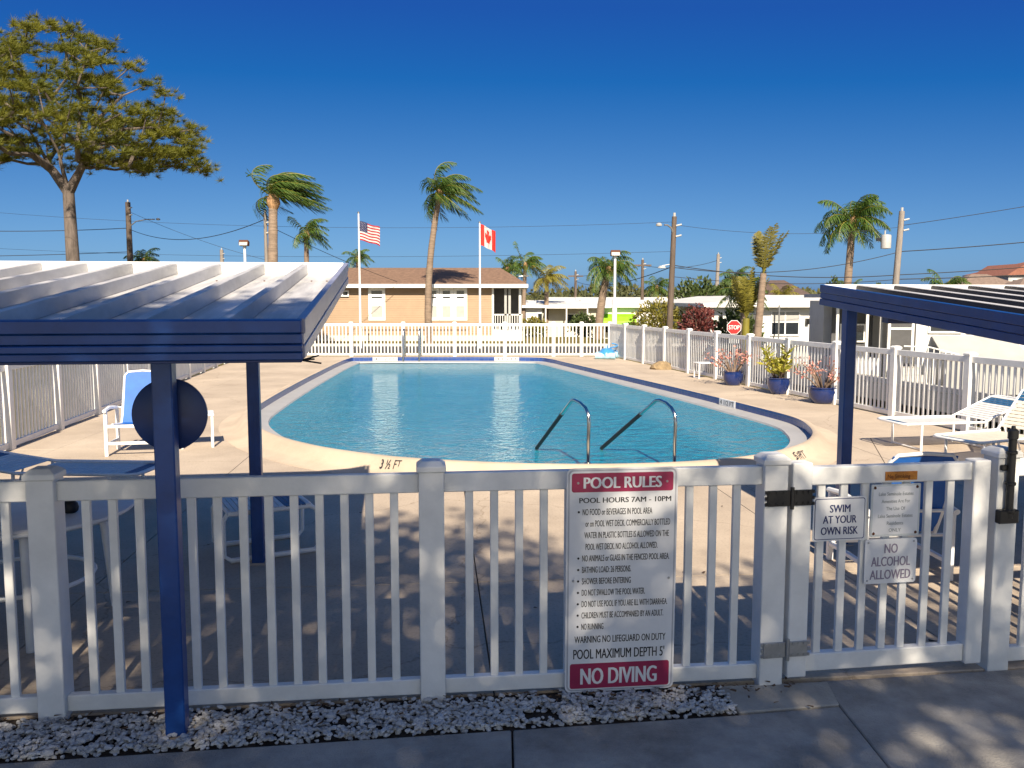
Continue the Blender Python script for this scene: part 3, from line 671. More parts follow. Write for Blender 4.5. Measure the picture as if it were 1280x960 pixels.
def sling_chair(label, loc, rz, group='blue sling chairs'):
    t = thing('sling_chair', label, 'chair', loc, rz, group)     # faces local -y
    w = .31
    for s_ in (-1, 1):
        x = s_*w
        MB().b2(x-.022, x+.022, -.30, -.26, 0, .60).build('leg', 'white_metal', t, bevel=.005)
        MB().b2(x-.022, x+.022, .26, .30, 0, .56).build('leg', 'white_metal', t, bevel=.005)
        ar = MB(); ar.tube([(x, -.33, .60), (x, -.1, .625), (x, .15, .60), (x, .34, .57)], .024, 8); ar.build('armrest', 'white_metal', t, True)
        MB().b2(x-.018, x+.018, -.26, .26, .13, .165).build('side_stretcher', 'white_metal', t, bevel=.004)
    MB().b2(-w+.022, w-.022, -.297, -.265, .15, .19).build('front_stretcher', 'white_metal', t, bevel=.004)
    MB().b2(-w+.022, w-.022, -.30, -.262, .375, .415).build('seat_rail', 'white_metal', t, bevel=.004)
    w2_ = .235
    sf = MB().tube([(-w2_, -.26, .415), (-w2_, .20, .37), (-w2_, .30, .60), (-w2_*.98, .44, 1.0), (-w2_*.8, .46, 1.05), (0, .465, 1.065), (w2_*.8, .46, 1.05), (w2_*.98, .44, 1.0), (w2_, .30, .60), (w2_, .20, .37), (w2_, -.26, .415)], .016, 8)
    sf.build('sling_frame', 'white_metal', t, True)
    prof = [(-.27, .42), (-.1, .395), (.1, .375), (.19, .385), (.245, .47), (.30, .60), (.37, .80), (.44, 1.0), (.46, 1.045)]
    mb = MB(); k_ = len(prof)
    mb.v = [(x, y+.0*(i), z) for x in (-w2_+.01, 0, w2_-.01) for i, (y, z) in enumerate(prof)]+[(x, y+.006, z-.006) for x in (-w2_+.01, 0, w2_-.01) for y, z in prof]
    o_ = 3*k_
    for c_ in range(2):
        for i in range(k_-1):
            q = c_*k_+i; mb.f += [(q, q+1, q+k_+1, q+k_), (o_+q, o_+q+k_, o_+q+k_+1, o_+q+1)]
    for i in range(k_-1):
        mb.f += [(i, o_+i, o_+i+1, i+1), (2*k_+i, 2*k_+i+1, o_+2*k_+i+1, o_+2*k_+i)]
    mb.m = [0]*len(mb.f); mb.build('sling', 'sling_blue', t, True)
    for z, y in ((.60, .315), (.37, .2)): MB().tube([(-w, y, z-.02), (w, y, z-.02)], .014, 6).build('cross_bar', 'white_metal', t, True)
    return t
sling_chair('white framed blue sling chair on the sunlit deck at left', (-5.05, 11.50, 0), R(10))
sling_chair('blue sling chair turned to the pool, behind the gate', (2.86, 6.42, 0), R(184)).scale = (1.05, 1, .92)
def frame_table(name, label, loc, rz, w, d, h, cat='side table'):
    t = thing(name, label, cat, loc, rz)
    MB().b2(-w/2, w/2, -d/2, d/2, h-.03, h).build('top', 'white_metal', t, bevel=.008)
    for s_ in (-1, 1):
        x = s_*(w/2-.03)
        for s2 in (-1, 1): MB().b2(x-.017, x+.017, s2*(d/2-.03)-.017, s2*(d/2-.03)+.017, 0, h-.03).build('leg', 'white_metal', t, bevel=.003)
        MB().b2(x-.015, x+.015, -d/2+.047, d/2-.047, .0, .03).build('floor_bar', 'white_metal', t, bevel=.003)
    return t
frame_table('side_table', 'small white side table beside the blue sling chair at left', (-4.42, 12.0, 0), R(20), .46, .46, .47)
frame_table('low_stool', 'small white stool beside the first blue pot', (5.08, 22.45, 0), R(12), .62, .36, .42, 'stool')
# round table in the shade behind the near left fence
tb = thing('round_table', 'round white table in shade behind the near left fence', 'table', (-3.13, 5.33, 0))
MB().lathe([(.10, .690), (.64, .700), (.685, .708), (.70, .722), (.70, .738), (.685, .745), (.03, .742)], 64).build('table_top', 'white_metal', tb, True)
for a in (35, 125, 215, 305):
    x, y = math.cos(R(a)), math.sin(R(a)); MB().tube([(x*.50, y*.50, .70), (x*.53, y*.53, .35), (x*.56, y*.56, 0)], .028, 10).build('leg', 'white_metal', tb, True)
MB().tube([(.44*math.cos(2*math.pi*k_/32), .44*math.sin(2*math.pi*k_/32), .30) for k_ in range(33)], .014, 6).build('ring_brace', 'white_metal', tb, True)
bl = thing('ashtray', 'small round black pot on the round white table', 'ashtray', (-2.72, 5.22, .743))
MB().lathe([(.028, 0), (.043, .012), (.048, .035), (.042, .06), (.028, .072), (.030, .078)], 18).build('bowl', 'black_grip', bl, True)
MB().lathe([(.033, .079), (.033, .085), (.008, .094)], 16).build('lid', 'black_metal', bl, True)
# sled footstool with straps
fs = thing('strap_footstool', 'low white strap footstool with blue bands by the rear left canopy post', 'footstool', (-2.02, 6.95, 0), R(28)); fs.scale = (.82, .9, 1)
for s_ in (-1, 1):
    y = s_*.28; MB().tube([(-.42, y, .39), (.36, y, .39), (.42, y, .36), (.44, y, .30), (.44, y, .06), (.40, y, .02), (-.40, y, .02), (-.46, y, .06), (-.46, y, .34), (-.42, y, .39)], .021, 10).build('sled_frame', 'white_metal', fs, True)
for x in (-.40, .38): MB().tube([(x, -.28, .385), (x, .28, .385)], .019, 8).build('cross_bar', 'white_metal', fs, True)
for i in range(15):
    x = -.37+i*.0515; MB().b2(x-.021, x+.021, -.30, .30, .405, .411).build('strap', 'strap_blue' if i in (10, 11, 12, 13) else 'strap_white', fs)
MB().tube([(-.42, -.29, .39), (-.42, -.29, .02)], .001, 3)
# pots with plants
def leaf_quad(mb, c, d, L, w, rn, fold=.2):
    d = d.normalized(); s_ = d.cross(V(rn.uniform(-1, 1), rn.uniform(-1, 1), rn.uniform(-1, 1)))
    if s_.length < .1: s_ = d.cross(V(0, 0, 1))
    s_ = s_.normalized()*w/2; nrm = d.cross(s_).normalized()
    mb.add([c, c+d*L*.45+s_+nrm*fold*w, c+d*L, c+d*L*.45-s_+nrm*fold*w], [(0, 1, 2), (0, 2, 3)])
def pot(label, loc, kind, seed, h=.40, r=.30):
    t = thing('flower_pot', label, 'plant pot', loc, 0, 'blue glazed pots along the right fence'); rn = random.Random(seed)
    MB().lathe([(r*.62, 0), (r*.72, .02), (r*.92, h*.35), (r, h*.7), (r*.97, h*.92), (r*1.04, h*.95), (r*1.04, h), (r*.9, h), (r*.88, h-.06), (.02, h-.06)], 28).build('pot', 'glaze_blue', t, True)
    MB().lathe([(r*.86, h-.075), (r*.86, h-.055), (.02, h-.05)], 20).build('soil', 'soil', t)
    stem, leaf = MB(), MB()
    if kind == 'rose':
        for i in range(15):
            a = rn.uniform(0, 6.3); p0 = V(.06*math.cos(a), .06*math.sin(a), h-.07); rr = rn.uniform(.2, .62); hh = rn.uniform(.25, .62)
            p1 = p0+V(rr*.4*math.cos(a), rr*.4*math.sin(a), hh*.5); p2 = p0+V(rr*math.cos(a), rr*math.sin(a), hh)
            stem.tube([p0, p1, p2], [.022, .013, .007], 6)
            for j in range(15):
                c = p1.lerp(p2, rn.uniform(.4, 1.1))+V(rn.gauss(0, .05), rn.gauss(0, .05), rn.gauss(0, .05)); leaf_quad(leaf, c, V(rn.gauss(0, 1), rn.gauss(0, 1), rn.gauss(.4, .6)), rn.uniform(.05, .09), .045, rn)
        stem.build('stems', 'twig', t, True); leaf.build('flowers', 'petal', t)['kind'] = 'stuff'
    else:
        for i in range(17):
            a = rn.uniform(0, 6.3); p0 = V(.07*math.cos(a), .07*math.sin(a), h-.07); rr = rn.uniform(.05, .38); hh = rn.uniform(.2, .75)
            p2 = p0+V(rr*math.cos(a), rr*math.sin(a), hh); stem.tube([p0, p0.lerp(p2, .5)+V(0, 0, .04), p2], [.013, .01, .006], 6)
            for j in range(16):
                c = p0.lerp(p2, rn.uniform(.35, 1)); a2 = rn.uniform(0, 6.3); leaf_quad(leaf, c, V(math.cos(a2), math.sin(a2), rn.uniform(.2, 1.2)), rn.uniform(.13, .24), .06, rn)
        stem.build('stems', 'twig', t, True); leaf.build('foliage', 'croton', t)['kind'] = 'stuff'
pot('blue pot with pink flowering desert rose next to the white stool', (5.30, 20.62, 0), 'rose', 3, .34, .24)
pot('blue pot with yellow green croton, middle of the three', (5.80, 18.70, 0), 'croton', 4, .36, .24)
pot('wide blue pot with pink flowers, beside the right canopy post', (6.17, 17.02, 0), 'rose', 5, .33, .29)
# pool robot
rb = thing('pool_robot', 'light blue pool cleaning robot lying by the far right pool corner', 'pool cleaner', (3.28, 29.85, 0), R(75))
MB().lathe([(.30, .06), (.36, .12), (.34, .24), (.24, .34), (.08, .38)], 20).build('shell', 'robot_blue', rb, True).scale = (1.15, .8, 1)
for x in (-.3, .3): MB().tube([(x, -.34, .12), (x, .34, .12)], .11, 14).build('roller', 'robot_light', rb, True)
MB().tube([(-.2, 0, .36), (-.1, 0, .46), (.1, 0, .46), (.2, 0, .36)], .03, 8).build('handle', 'robot_light', rb, True)
MB().tube([(.44+.16*math.cos(a/3), -.15+.16*math.sin(a/3), .04+.012*a) for a in range(40)], .022, 6).build('cable', 'robot_blue', rb, True)
rk = MB(); rk.add([v*1 for v in bv], bf)
me = rk.mesh('rock', 'rock'); bm = bmesh.new(); bm.from_mesh(me); bmesh.ops.subdivide_edges(bm, edges=bm.edges, cuts=2, use_grid_fill=True)
for v in bm.verts: v.co = v.co.normalized()*(1+.25*mnoise.noise(v.co*1.7)); v.co = V(v.co.x*.34, v.co.y*.25, max(v.co.z*.24, -.02))
bm.to_mesh(me); bm.free(); tag(obj('rock', me, None, (4.42, 25.35, .0)), 'brown rock on the deck at the foot of the right fence', 'rock')

# ------------------------------------------------------------------ lamps, flags, poles
def flood(label, x, y, ztop, zmid):
    t = thing('flood_light', label, 'flood light', (x, y, 0), 0, 'flood lights on poles')
    MB().tube([(0, 0, 0), (0, 0, zmid)], .09 if zmid > 1 else .05, 12).build('post', 'white_metal', t, True)
    MB().tube([(0, 0, zmid), (0, 0, ztop)], .045, 10).build('pole', 'white_metal', t, True)
    MB().b2(-.05, .05, -.06, .05, ztop-.02, ztop+.06).build('mount', 'galv', t)
    hd = MB().box((0, -.05, ztop+.15), (.34, .20, .18), M=Matrix.Rotation(R(-15), 3, 'X')).build('head', 'rust_dark', t, bevel=.015)
    MB().box((0, -.163, ztop+.12), (.29, .012, .12), M=Matrix.Rotation(R(-15), 3, 'X')).build('lens', 'grey_panel', hd)
flood('flood light on a white post at the far right fence corner', 3.72, 31.45, 3.55, 2.05)
flood('flood light rising behind the roof of the left canopy', -9.68, 31.6, 3.92, 1.2)
def flag(label, plabel, x, y, H, pz, w, h, kind, droop, amp):
    t = thing('flag_pole', plabel, 'flagpole', (x, y, -.02), 0, 'flagpoles before the tan house')
    MB().tube([(0, 0, 0), (0, 0, H*.5), (0, 0, H)], [.055, .045, .03], 10).build('pole', 'white_metal', t, True)
    MB().lathe([(.01, 0), (.05, .03), (.05, .06), (.01, .09)], 10, (0, 0, H)).build('finial', 'galv', t, True)
    MB().b2(-.03, .03, -.09, -.04, .9, 1.05).build('cleat', 'black_metal', t)
    nu, nv = 76, 52; mb = MB()
    leafp = [(0, .46), (.07, .33), (.16, .38), (.13, .12), (.27, .24), (.30, .16), (.44, .19), (.38, .06), (.43, .02), (.20, -.17), (.22, -.25), (.02, -.22), (.02, -.44)]
    leafp = leafp+[(-a, b_) for a, b_ in leafp[::-1]]
    def inl(a, b_):
        c = False
        for i in range(len(leafp)):
            p, q = leafp[i-1], leafp[i]
            if (p[1] > b_) != (q[1] > b_) and a < (q[0]-p[0])*(b_-p[1])/(q[1]-p[1])+p[0]: c = not c
        return c
    for j in range(nv+1):
        for i in range(nu+1):
            u, v = i/nu, j/nv
            ph = u*9+v*1.3
            mb.v.append((.035+u*w, amp*math.sin(ph)*u**.6, pz-v*h-droop*u**1.3+.05*math.sin(ph*.8+1)*u))
    for j in range(nv):
        for i in range(nu):
            q = j*(nu+1)+i; u, v = (i+.5)/nu, (j+.5)/nv
            if kind == 'us':
                st = int(v*13); m = 0 if st % 2 == 0 else 1
                if u < .4 and v < 7/13:
                    m = 2; a, b_ = u/.4*11, v/(7/13)*9
                    ia, ib = round(a), round(b_)
                    if (ia+ib) % 2 == 0 and 1 <= ia <= 10 and 1 <= ib <= 8 and (a-ia)**2+(b_-ib)**2 < .05: m = 1
            else: m = 1 if .25 < u < .75 and not inl((u-.5)*2.0, .5-v) else 0
            mb.f.append((q, q+1, q+nu+2, q+nu+1)); mb.m.append(m)
    f_ = mb.build('flag', ['flag_red' if kind == 'us' else 'flag_crimson', 'flag_white', 'flag_navy'], None, True, loc=(x, y, 0))
    tag(f_, label, 'flag')
flag('American flag of stars and stripes streaming from the left flagpole', 'white flagpole carrying the American flag', -6.36, 36.3, 5.6, 5.28, .84, .78, 'us', .28, .07)
flag('red and white Canadian maple leaf flag hanging from the right flagpole', 'white flagpole carrying the Canadian flag', -1.34, 36.3, 5.2, 5.15, .62, .86, 'ca', .34, .10)

def upole(label, x, y, top, m='wood_pole', r=.13, lean=0, arm=None, transformer=False, cross=False):
    z0 = gz(x, y)-.2; t = thing('utility_pole', label, 'utility pole', (x, y, z0), 0, 'utility poles with wires'); H = top-z0
    MB().tube([(0, 0, 0), (lean*.5, 0, H*.5), (lean, 0, H)], [r, r*.85, r*.7], 10).build('shaft', m, t, True)
    MB().tube([(lean, 0, H), (lean, 0, H+.14)], .05, 8).build('insulator', 'grey_panel', t, True)
    for dz in (.35, .75): MB().tube([(lean+.05, -.08, H-dz), (lean+.26, -.08, H-dz+.05)], .035, 8).build('insulator', 'grey_panel', t, True)
    if cross: MB().b2(lean-.7, lean+.7, -.06, .06, H-.5, H-.38).build('cross_arm', m, t)
    if arm:
        s_, dz, ln = arm
        a = MB().tube([(lean, 0, H-dz), (lean+s_*ln*.3, -.1, H-dz+.32), (lean+s_*ln*.7, -.2, H-dz+.42), (lean+s_*ln, -.25, H-dz+.42)], .032, 8).build('lamp_arm', 'galv', t, True)
        MB().lathe([(.02, -.06), (.11, -.04), (.12, .02), (.05, .07)], 12, (lean+s_*(ln+.2), -.27, H-dz+.42)).build('lamp_head', 'grey_panel', a, True).scale = (1.0, 1.0, 1)
    if transformer:
        c = MB().lathe([(.05, 0), (.19, .02), (.19, .50), (.17, .54), (.05, .56)], 16, (-.30, -.02, H-1.45)).build('transformer', 'grey_panel', t, True)
        MB().tube([(-.34, 0, H-.90), (-.34, 0, H-.74)], .03, 8).build('bushing', 'grey_panel', c, True)
        MB().b2(-.66, -.46, -.05, .05, H-1.15, H-1.02).build('cutout', 'black_metal', c)
    return V(x+lean, y, top)
A1 = upole('dark utility pole with a street lamp, before the blue grey walled home', 5.98, 33, 5.15, 'wood_pole', .13, .14, (-1, .75, .42))
A2 = upole('grey utility pole carrying a white transformer drum, at right', 14.85, 34, 5.45, 'wood_pole_grey', .15, .28, transformer=True)
A3 = upole('dark utility pole with a street lamp beside the tall pine', -21.9, 50, 7.55, 'wood_pole', .20, 0, (1, 1.4, 1.6))
upole('short pole top above the left canopy between pine and palm', -23.3, 70, 6.0, 'wood_pole_grey', .2)
A4 = upole('slim distant pole left of the curved palm', 5.85, 80, 4.6, 'wood_pole', .16, cross=True)
A5 = upole('slim distant pole right of the curved palm', 10.5, 70, 5.2, 'wood_pole', .16, cross=True)
A6 = upole('distant grey pole behind the white home', 17.6, 75, 5.9, 'wood_pole_grey', .2, .15)
upole('pale pole standing beside the thick wind swept palm', -9.75, 34.6, 5.4, 'wood_pole_grey', .09)
sl2 = thing('street_lamp', 'street lamp arm showing above the tan roof', 'street lamp', (-.6, 62, gz(-.6, 62)))
MB().tube([(-.5, 0, 0), (-.5, 0, 3.6), (-.2, 0, 4.2), (.6, 0, 4.45), (1.4, 0, 4.5)], .05, 8).build('pole', 'galv', sl2, True); MB().lathe([(.03, -.05), (.22, -.02), (.18, .08)], 12, (1.6, 0, 4.5)).build('head', 'grey_panel', sl2, True)
sl3 = thing('street_lamp', 'street lamp head on a wire arm between palm and pole', 'street lamp', (8.95, 52, gz(8.95, 52)))
MB().tube([(.6, 0, 0), (.6, 0, 4.6), (.55, 0, 5.0)], .05, 8).build('pole', 'galv', sl3, True); MB().lathe([(.04, -.06), (.26, -.03), (.18, .1)], 12, (.0, 0, 4.75)).build('head', 'grey_panel', sl3, True); MB().tube([(.55, 0, 4.95), (.0, 0, 4.85)], .03, 6).build('arm', 'galv', sl3, True)
def wire(label, a, b_, sag=.4, r=.014, n=24):
    a, b_ = V(*a), V(*b_); pts = [a.lerp(b_, t/n)-V(0, 0, sag*4*(t/n)*(1-t/n)) for t in range(n+1)]
    tag(MB().tube(pts, r, 5).build('power_line', 'wire', None, True), label, 'wire', 'power lines strung across the sky')
def dz(p, d): return (p.x, p.y, p.z-d)
R0 = (30, 33)
wire('top wire from the transformer pole rising out of frame right', dz(A2, .55), (34, 28, 8.8), .35, .012)
wire('thick cable from the transformer pole leaving frame right at mid height', dz(A2, 1.55), (32, 29, 6.1), .35, .018)
wire('cable leaving the transformer pole to the right, second lowest', dz(A2, 2.45), (32, 30, 4.9), .3, .016)
wire('lowest cable leaving the transformer pole to the right', dz(A2, 2.62), (32, 31, 4.1), .25, .018)
wire('upper cable between the lamp pole and the transformer pole', dz(A1, 1.9), dz(A2, 1.55), .45, .014)
wire('middle cable between the lamp pole and the transformer pole', dz(A1, 1.82), dz(A2, 2.45), .25, .016)
wire('lower cable between the lamp pole and the transformer pole', dz(A1, 2.25), dz(A2, 2.62), .22, .012)
wire('thin high wire from the lamp pole to the transformer pole', dz(A1, .3), dz(A2, .6), .3, .007)
wire('cable from the lamp pole past the curved palm to the distant pole', dz(A1, 1.85), dz(A4, .9), .55, .018)
wire('long high wire over the tan house to the lamp pole', dz(A1, .2), (-26, 40, 6.2), .5, .006)
wire('long wire above the tan roof to the lamp pole', dz(A1, 1.3), (-26, 44, 4.6), .3, .006)
wire('wire from the pine side pole running left out of frame', dz(A3, 1.45), (-44, 50, 6.9), .5, .02)
wire('sagging wire from the pine side pole to the pale pole by the palm', dz(A3, 1.5), (-9.75, 34.6, 5.2), .7, .016)
wire('lower wire running left from the pine side pole', (-22, 50, 4.75), (-44, 50, 4.6), .2, .018)
wire('wire descending from the palm side pole behind the canopy roof', (-9.75, 34.6, 5.0), (-5.6, 42.4, 2.9), .1, .012)
wire('thin wire falling from the pine side pole to the canopy roof', dz(A3, .5), (-13, 52, 4.0), .3, .01)
wire('wire between the two slim distant poles', dz(A4, .45), dz(A5, .45), .2, .02)
wire('wire from the slim pole to the distant grey pole', dz(A5, .45), dz(A6, .5), .4, .02)
# stop sign
st = thing('stop_sign', 'red octagonal STOP sign behind the right fence', 'road sign', (6.93, 27, -.02), R(-4))
MB().tube([(0, .02, 0), (0, .02, 1.4)], .03, 8).build('post', 'galv', st, True)
oc = lambda r: [(r*math.cos(R(22.5+45*i)), r*math.sin(R(22.5+45*i))) for i in range(8)]
def octo(nm, r, y, m):
    mb = MB(); mb.v = [(x, y, 1.2+z) for x, z in oc(r)]+[(x, y+.006, 1.2+z) for x, z in oc(r)]; mb.f = [tuple(range(8)), tuple(range(8, 16))[::-1]]+[(i, (i+1) % 8, 8+(i+1) % 8, 8+i) for i in range(8)]; mb.m = [0]*10; mb.build(nm, m, st)
octo('plate', .235, -.012, 'sign_white'); octo('face', .215, -.02, 'stop_red'); lettering('STOP', st, 0, -.0212, 1.2, .33, .13, 'sign_white', .03)
MB().b2(-.16, .16, -.01, 0, .70, .93).build('sub_plate', 'sign_grey', st)

# ------------------------------------------------------------------ houses
def window(root, x0, x1, z0, z1, y, pane='glass', fw=.07, mull=(), trans=(), frame='white_paint', d=.05):
    w_ = MB(); w_.b2(x0, x1, y-d, y, z1-fw, z1); w_.b2(x0, x1, y-d-.01, y, z0, z0+fw); w_.b2(x0, x0+fw, y-d, y, z0+fw, z1-fw); w_.b2(x1-fw, x1, y-d, y, z0+fw, z1-fw)
    for m in mull: w_.b2(m-fw/2, m+fw/2, y-d+.004, y, z0+fw, z1-fw)
    f = w_.build('window', frame, root)
    MB().b2(x0+fw*.5, x1-fw*.5, y-.02, y-.008, z0+fw*.5, z1-fw*.5).build('pane', pane, f)
    for tz in trans: MB().b2(x0+fw, x1-fw, y-d+.006, y-.021, tz-.025, tz+.025).build('glazing_bar', frame, f)
    return f
def gable(root, x0, x1, y0, y1, ze, zr, over=.35, m='shingle', th=.14, hip=0, fascia='white_paint', axis='x'):
    """ridge along x (or y) with optional hip inset"""
    a, b_, c, d = x0-over, x1+over, y0-over, y1+over
    mb = MB()
    if axis == 'x':
        ym = (c+d)/2; top = [(a, c, ze), (b_, c, ze), (b_, d, ze), (a, d, ze), (a+hip, ym, zr), (b_-hip, ym, zr)]; fs = [(0, 1, 5, 4), (2, 3, 4, 5), (0, 4, 3), (1, 2, 5)]
    else:
        xm = (a+b_)/2; top = [(a, c, ze), (b_, c, ze), (b_, d, ze), (a, d, ze), (xm, c+hip, zr), (xm, d-hip, zr)]; fs = [(0, 4, 5, 3), (1, 2, 5, 4), (0, 1, 4), (2, 3, 5)]
    mb.add(top, fs); r_ = mb.build('roof', m, root)
    f = MB()
    f.b2(a, b_, c-.02, c, ze-th, ze+.01); f.b2(a, b_, d, d+.02, ze-th, ze+.01); f.b2(a-.02, a, c, d, ze-th, ze+.01); f.b2(b_, b_+.02, c, d, ze-th, ze+.01); f.b2(a, b_, c, d, ze-th+.005, ze-th+.02)
    f.build('fascia', fascia, r_)
    return r_
# tan house behind the far fence
hx = thing('house', 'long tan sided house with brown shingle roof behind the far fence', 'house', (-14, 43, 0))
X = lambda u: (u-640)/1079.5*43.1+14
wl_ = MB(); nb = 22; zt = 2.72
xe = X(616)
for i in range(nb):
    z0, z1 = .25+(zt-.25)*i/nb, .25+(zt-.25)*(i+1)/nb
    wl_.add([(0, -.017, z0), (xe, -.017, z0), (xe, 0, z1), (0, 0, z1)], [(0, 1, 2, 3)]); wl_.add([(0, 0, z0), (xe, 0, z0), (xe, -.017, z0), (0, -.017, z0)], [(0, 1, 2, 3)])
wl_.b2(0, xe, .01, 7, -.3, zt); wl_.build('wall', 'tan_siding', hx)
MB().b2(0, xe, -.02, .009, -.3, .25).build('skirting', 'home_cream', hx)
MB().b2(xe-.04, xe+.06, -.05, .04, -.3, zt).build('corner_trim', 'white_paint', hx)
gable(hx, 0, X(648), 0, 7, 2.78, 3.72, .45, 'shingle', .17, hip=1.4)
window(hx, X(421), X(438), 2.18, 2.48, -.04, 'glass', .06, [X(426), X(430)], frame='white_paint')
for a, b_ in ((462, 483), (533, 550), (550.3, 567.2), (567.5, 584.5)):
    f = window(hx, X(a), X(b_), 1.0, 2.62, -.04, 'blind', .13 if a > 500 else .14, [], [1.72, 2.2])
    MB().b2(X(a)+.16, X(b_)-.16, -.072, -.055, 2.30, 2.47).build('transom_pane', 'glass', f); MB().b2(X(a)+.16, X(b_)-.16, -.072, -.055, 2.10, 2.17).build('transom_pane', 'glass', f)
    MB().b2(X(a)+.13, X(b_)-.13, -.068, -.055, 1.72, 2.50).build('upper_sash', 'white_paint', f)
MB().b2(X(450), X(586), -.075, -.04, .55, .98).build('apron_board', 'tan_siding', hx)
# porch
xp = X(653)
MB().b2(xe, xp, 2.6, 2.8, -.2, 2.62).build('porch_wall', 'screen_and_shade', hx); MB().b2(xe, xp, 0, 2.6, -.2, .5).build('porch_floor', 'home_white', hx)
for u in (632, 637, 650): MB().b2(X(u)-.06, X(u)+.06, .0, .12, .5, 2.62).build('porch_post', 'white_paint' if u == 650 else 'grey_panel', hx)
MB().b2(xe+.08, xp, .0, .05, 1.25, 1.32).build('railing', 'white_paint', hx)
for i in range(12): MB().b2(xe+.12+i*.12, xe+.15+i*.12, .01, .04, .55, 1.25).build('baluster', 'white_paint', hx)

def home(label, x, y, rz, w, d, h, roof=.45, wallm='home_white', roofm='home_roof', wins=(), axis='x', z0=None, group=None, over=.4, hip=0, porch=None):
    t = thing('mobile_home', label, 'house', (x, y, gz(x, y) if z0 is None else z0), rz, group)
    MB().b2(0, w, 0, d, -.4, h).build('wall', wallm, t)
    gable(t, 0, w, 0, d, h+.05, h+.05+roof, over, roofm, .14, hip, 'white_paint', axis)
    for a, b_, c, e in wins: window(t, a, b_, c, e, 0, 'glass', .06, [(a+b_)/2] if b_-a > .9 else [])
    if porch: 
        a, b_, dd = porch; MB().b2(a, b_, -dd, -.02, h-.12, h-.02).build('porch_roof', roofm, t)
        for xx in (a+.05, (a+b_)/2, b_-.05): MB().b2(xx-.04, xx+.04, -dd+.02, -dd+.10, -.2, h-.12).build('porch_post', 'white_paint', t)
    return t
# right home A (gable end to the camera, grey shaded long side)
hA = thing('mobile_home', 'white mobile home with low gable roof and shaded long side, behind the stop sign', 'house', (8.72, 38, -.8), R(2))
MB().b2(0, 4.55, 0, 11, -.3, 2.62).build('wall', 'home_white', hA)
gable(hA, 0, 4.55, 0, 11, 2.66, 3.02, .45, 'home_roof', .16, 0, 'white_paint', 'y')
MB().b2(.85, 2.1, -.06, -.01, -.2, 2.2).build('carport_shade', 'screen_and_shade', hA)  # flat dark panel on the wall, painted as the shade inside a carport
window(hA, 2.65, 3.95, 1.25, 2.35, -.002, 'glass', .06, [3.3], [1.85]); MB().b2(2.72, 3.88, -.03, -.022, 1.88, 2.29).build('shade_blind', 'grey_panel', hA)
MB().b2(4.2, 4.34, -.14, -.01, 1.75, 2.0).build('wall_lamp', 'black_metal', hA); MB().b2(.35, .5, -.14, -.01, 1.85, 2.15).build('wall_lamp', 'black_metal', hA)
MB().b2(3.2, 3.45, -.1, -.01, 1.0, 1.1).build('window_box', 'home_white', hA)
for i in range(5): MB().tube([(2.1+i*.2, -.9, -.1), (2.1+i*.2, -.9, 1.1)], .018, 6).build('stair_rail_post', 'galv', hA, True)
MB().tube([(2.0, -.9, 1.1), (2.9, -.9, 1.1), (3.25, -.95, .7)], .022, 6).build('stair_rail', 'galv', hA, True); MB().tube([(2.86, -.5, 0), (2.86, -.5, 2.6)], .035, 8).build('porch_post', 'galv', hA, True)
for i, yy_ in enumerate((1.1, 2.6, 4.1, 7.5)):
    f = MB(); f.b2(-.05, 0, yy_, yy_+1.0, 1.1, 2.2); f = f.build('window', 'white_paint', hA); MB().b2(-.062, -.051, yy_+.1, yy_+.9, 1.2, 1.62).build('pane', 'glass', f); MB().b2(-.062, -.051, yy_+.1, yy_+.9, 1.7, 2.1).build('pane', 'blind', f)
MB().b2(-.5, -.4, -.1, 11, 2.36, 2.50).build('side_gutter', 'black_metal', hA)
# right home B (porch, stairs, long white wall under the right canopy)
hB = thing('mobile_home', 'white mobile home with screened porch and steps, seen under the right canopy', 'house', (12.62, 27.0, -.45), R(-6))
MB().b2(0, 9, 0, 4, -.3, 2.55).build('wall', 'home_white', hB)
MB().b2(-2.35, -.02, 1.9, 3.9, -.3, 2.45).build('porch_back_wall', 'home_white', hB); MB().b2(-2.3, -.9, .4, 1.85, -.3, .62).build('porch_base', 'home_white', hB)
rf_ = MB(); rf_.b2(-2.5, 9.3, -.25, 4.2, 2.56, 2.68); rf_.build('roof', 'home_roof', hB)
MB().b2(-2.25, -.95, 1.2, 1.24, .62, 2.4).build('porch_screen', 'screen_and_shade', hB)
for x in (-2.27, -1.8, -1.35, -.92): MB().b2(x-.04, x+.04, .42, .5, .62, 2.56).build('porch_post', 'white_paint', hB)
window(hB, -2.0, -1.2, 1.1, 1.7, 1.18, 'glass', .05)
f = MB(); f.b2(-.85, -.77, -.02, .06, -.2, 2.5); f.b2(-.14, -.06, -.02, .06, -.2, 2.5); f.b2(-.77, -.14, -.02, .06, 1.55, 1.62); f.b2(-.77, -.14, -.02, .06, 2.3, 2.5); f = f.build('door', 'white_paint', hB); MB().b2(-.77, -.14, .0, .02, .5, 2.3).build('screen', 'screen_and_shade', f)
for i in range(6): MB().tube([(-.05+i*.17, -1.2, -.1), (-.05+i*.17, -1.2, 1.05-.04*i)], .016, 6).build('stair_rail_post', 'white_metal', hB, True)
MB().tube([(-.75, -1.2, 1.1), (.0, -1.2, 1.07), (.85, -1.2, .85)], .022, 6).build('stair_rail', 'white_metal', hB, True)
for i in range(3): MB().b2(-.8, .0, -1.2+.3*i, -.02, -.2+.2*i, .0+.2*i).build('step', 'kerb', hB)
window(hB, .35, 1.35, 1.45, 1.98, -.002, 'glass', .06); window(hB, 1.5, 2.5, 1.45, 1.98, -.002, 'glass', .06)
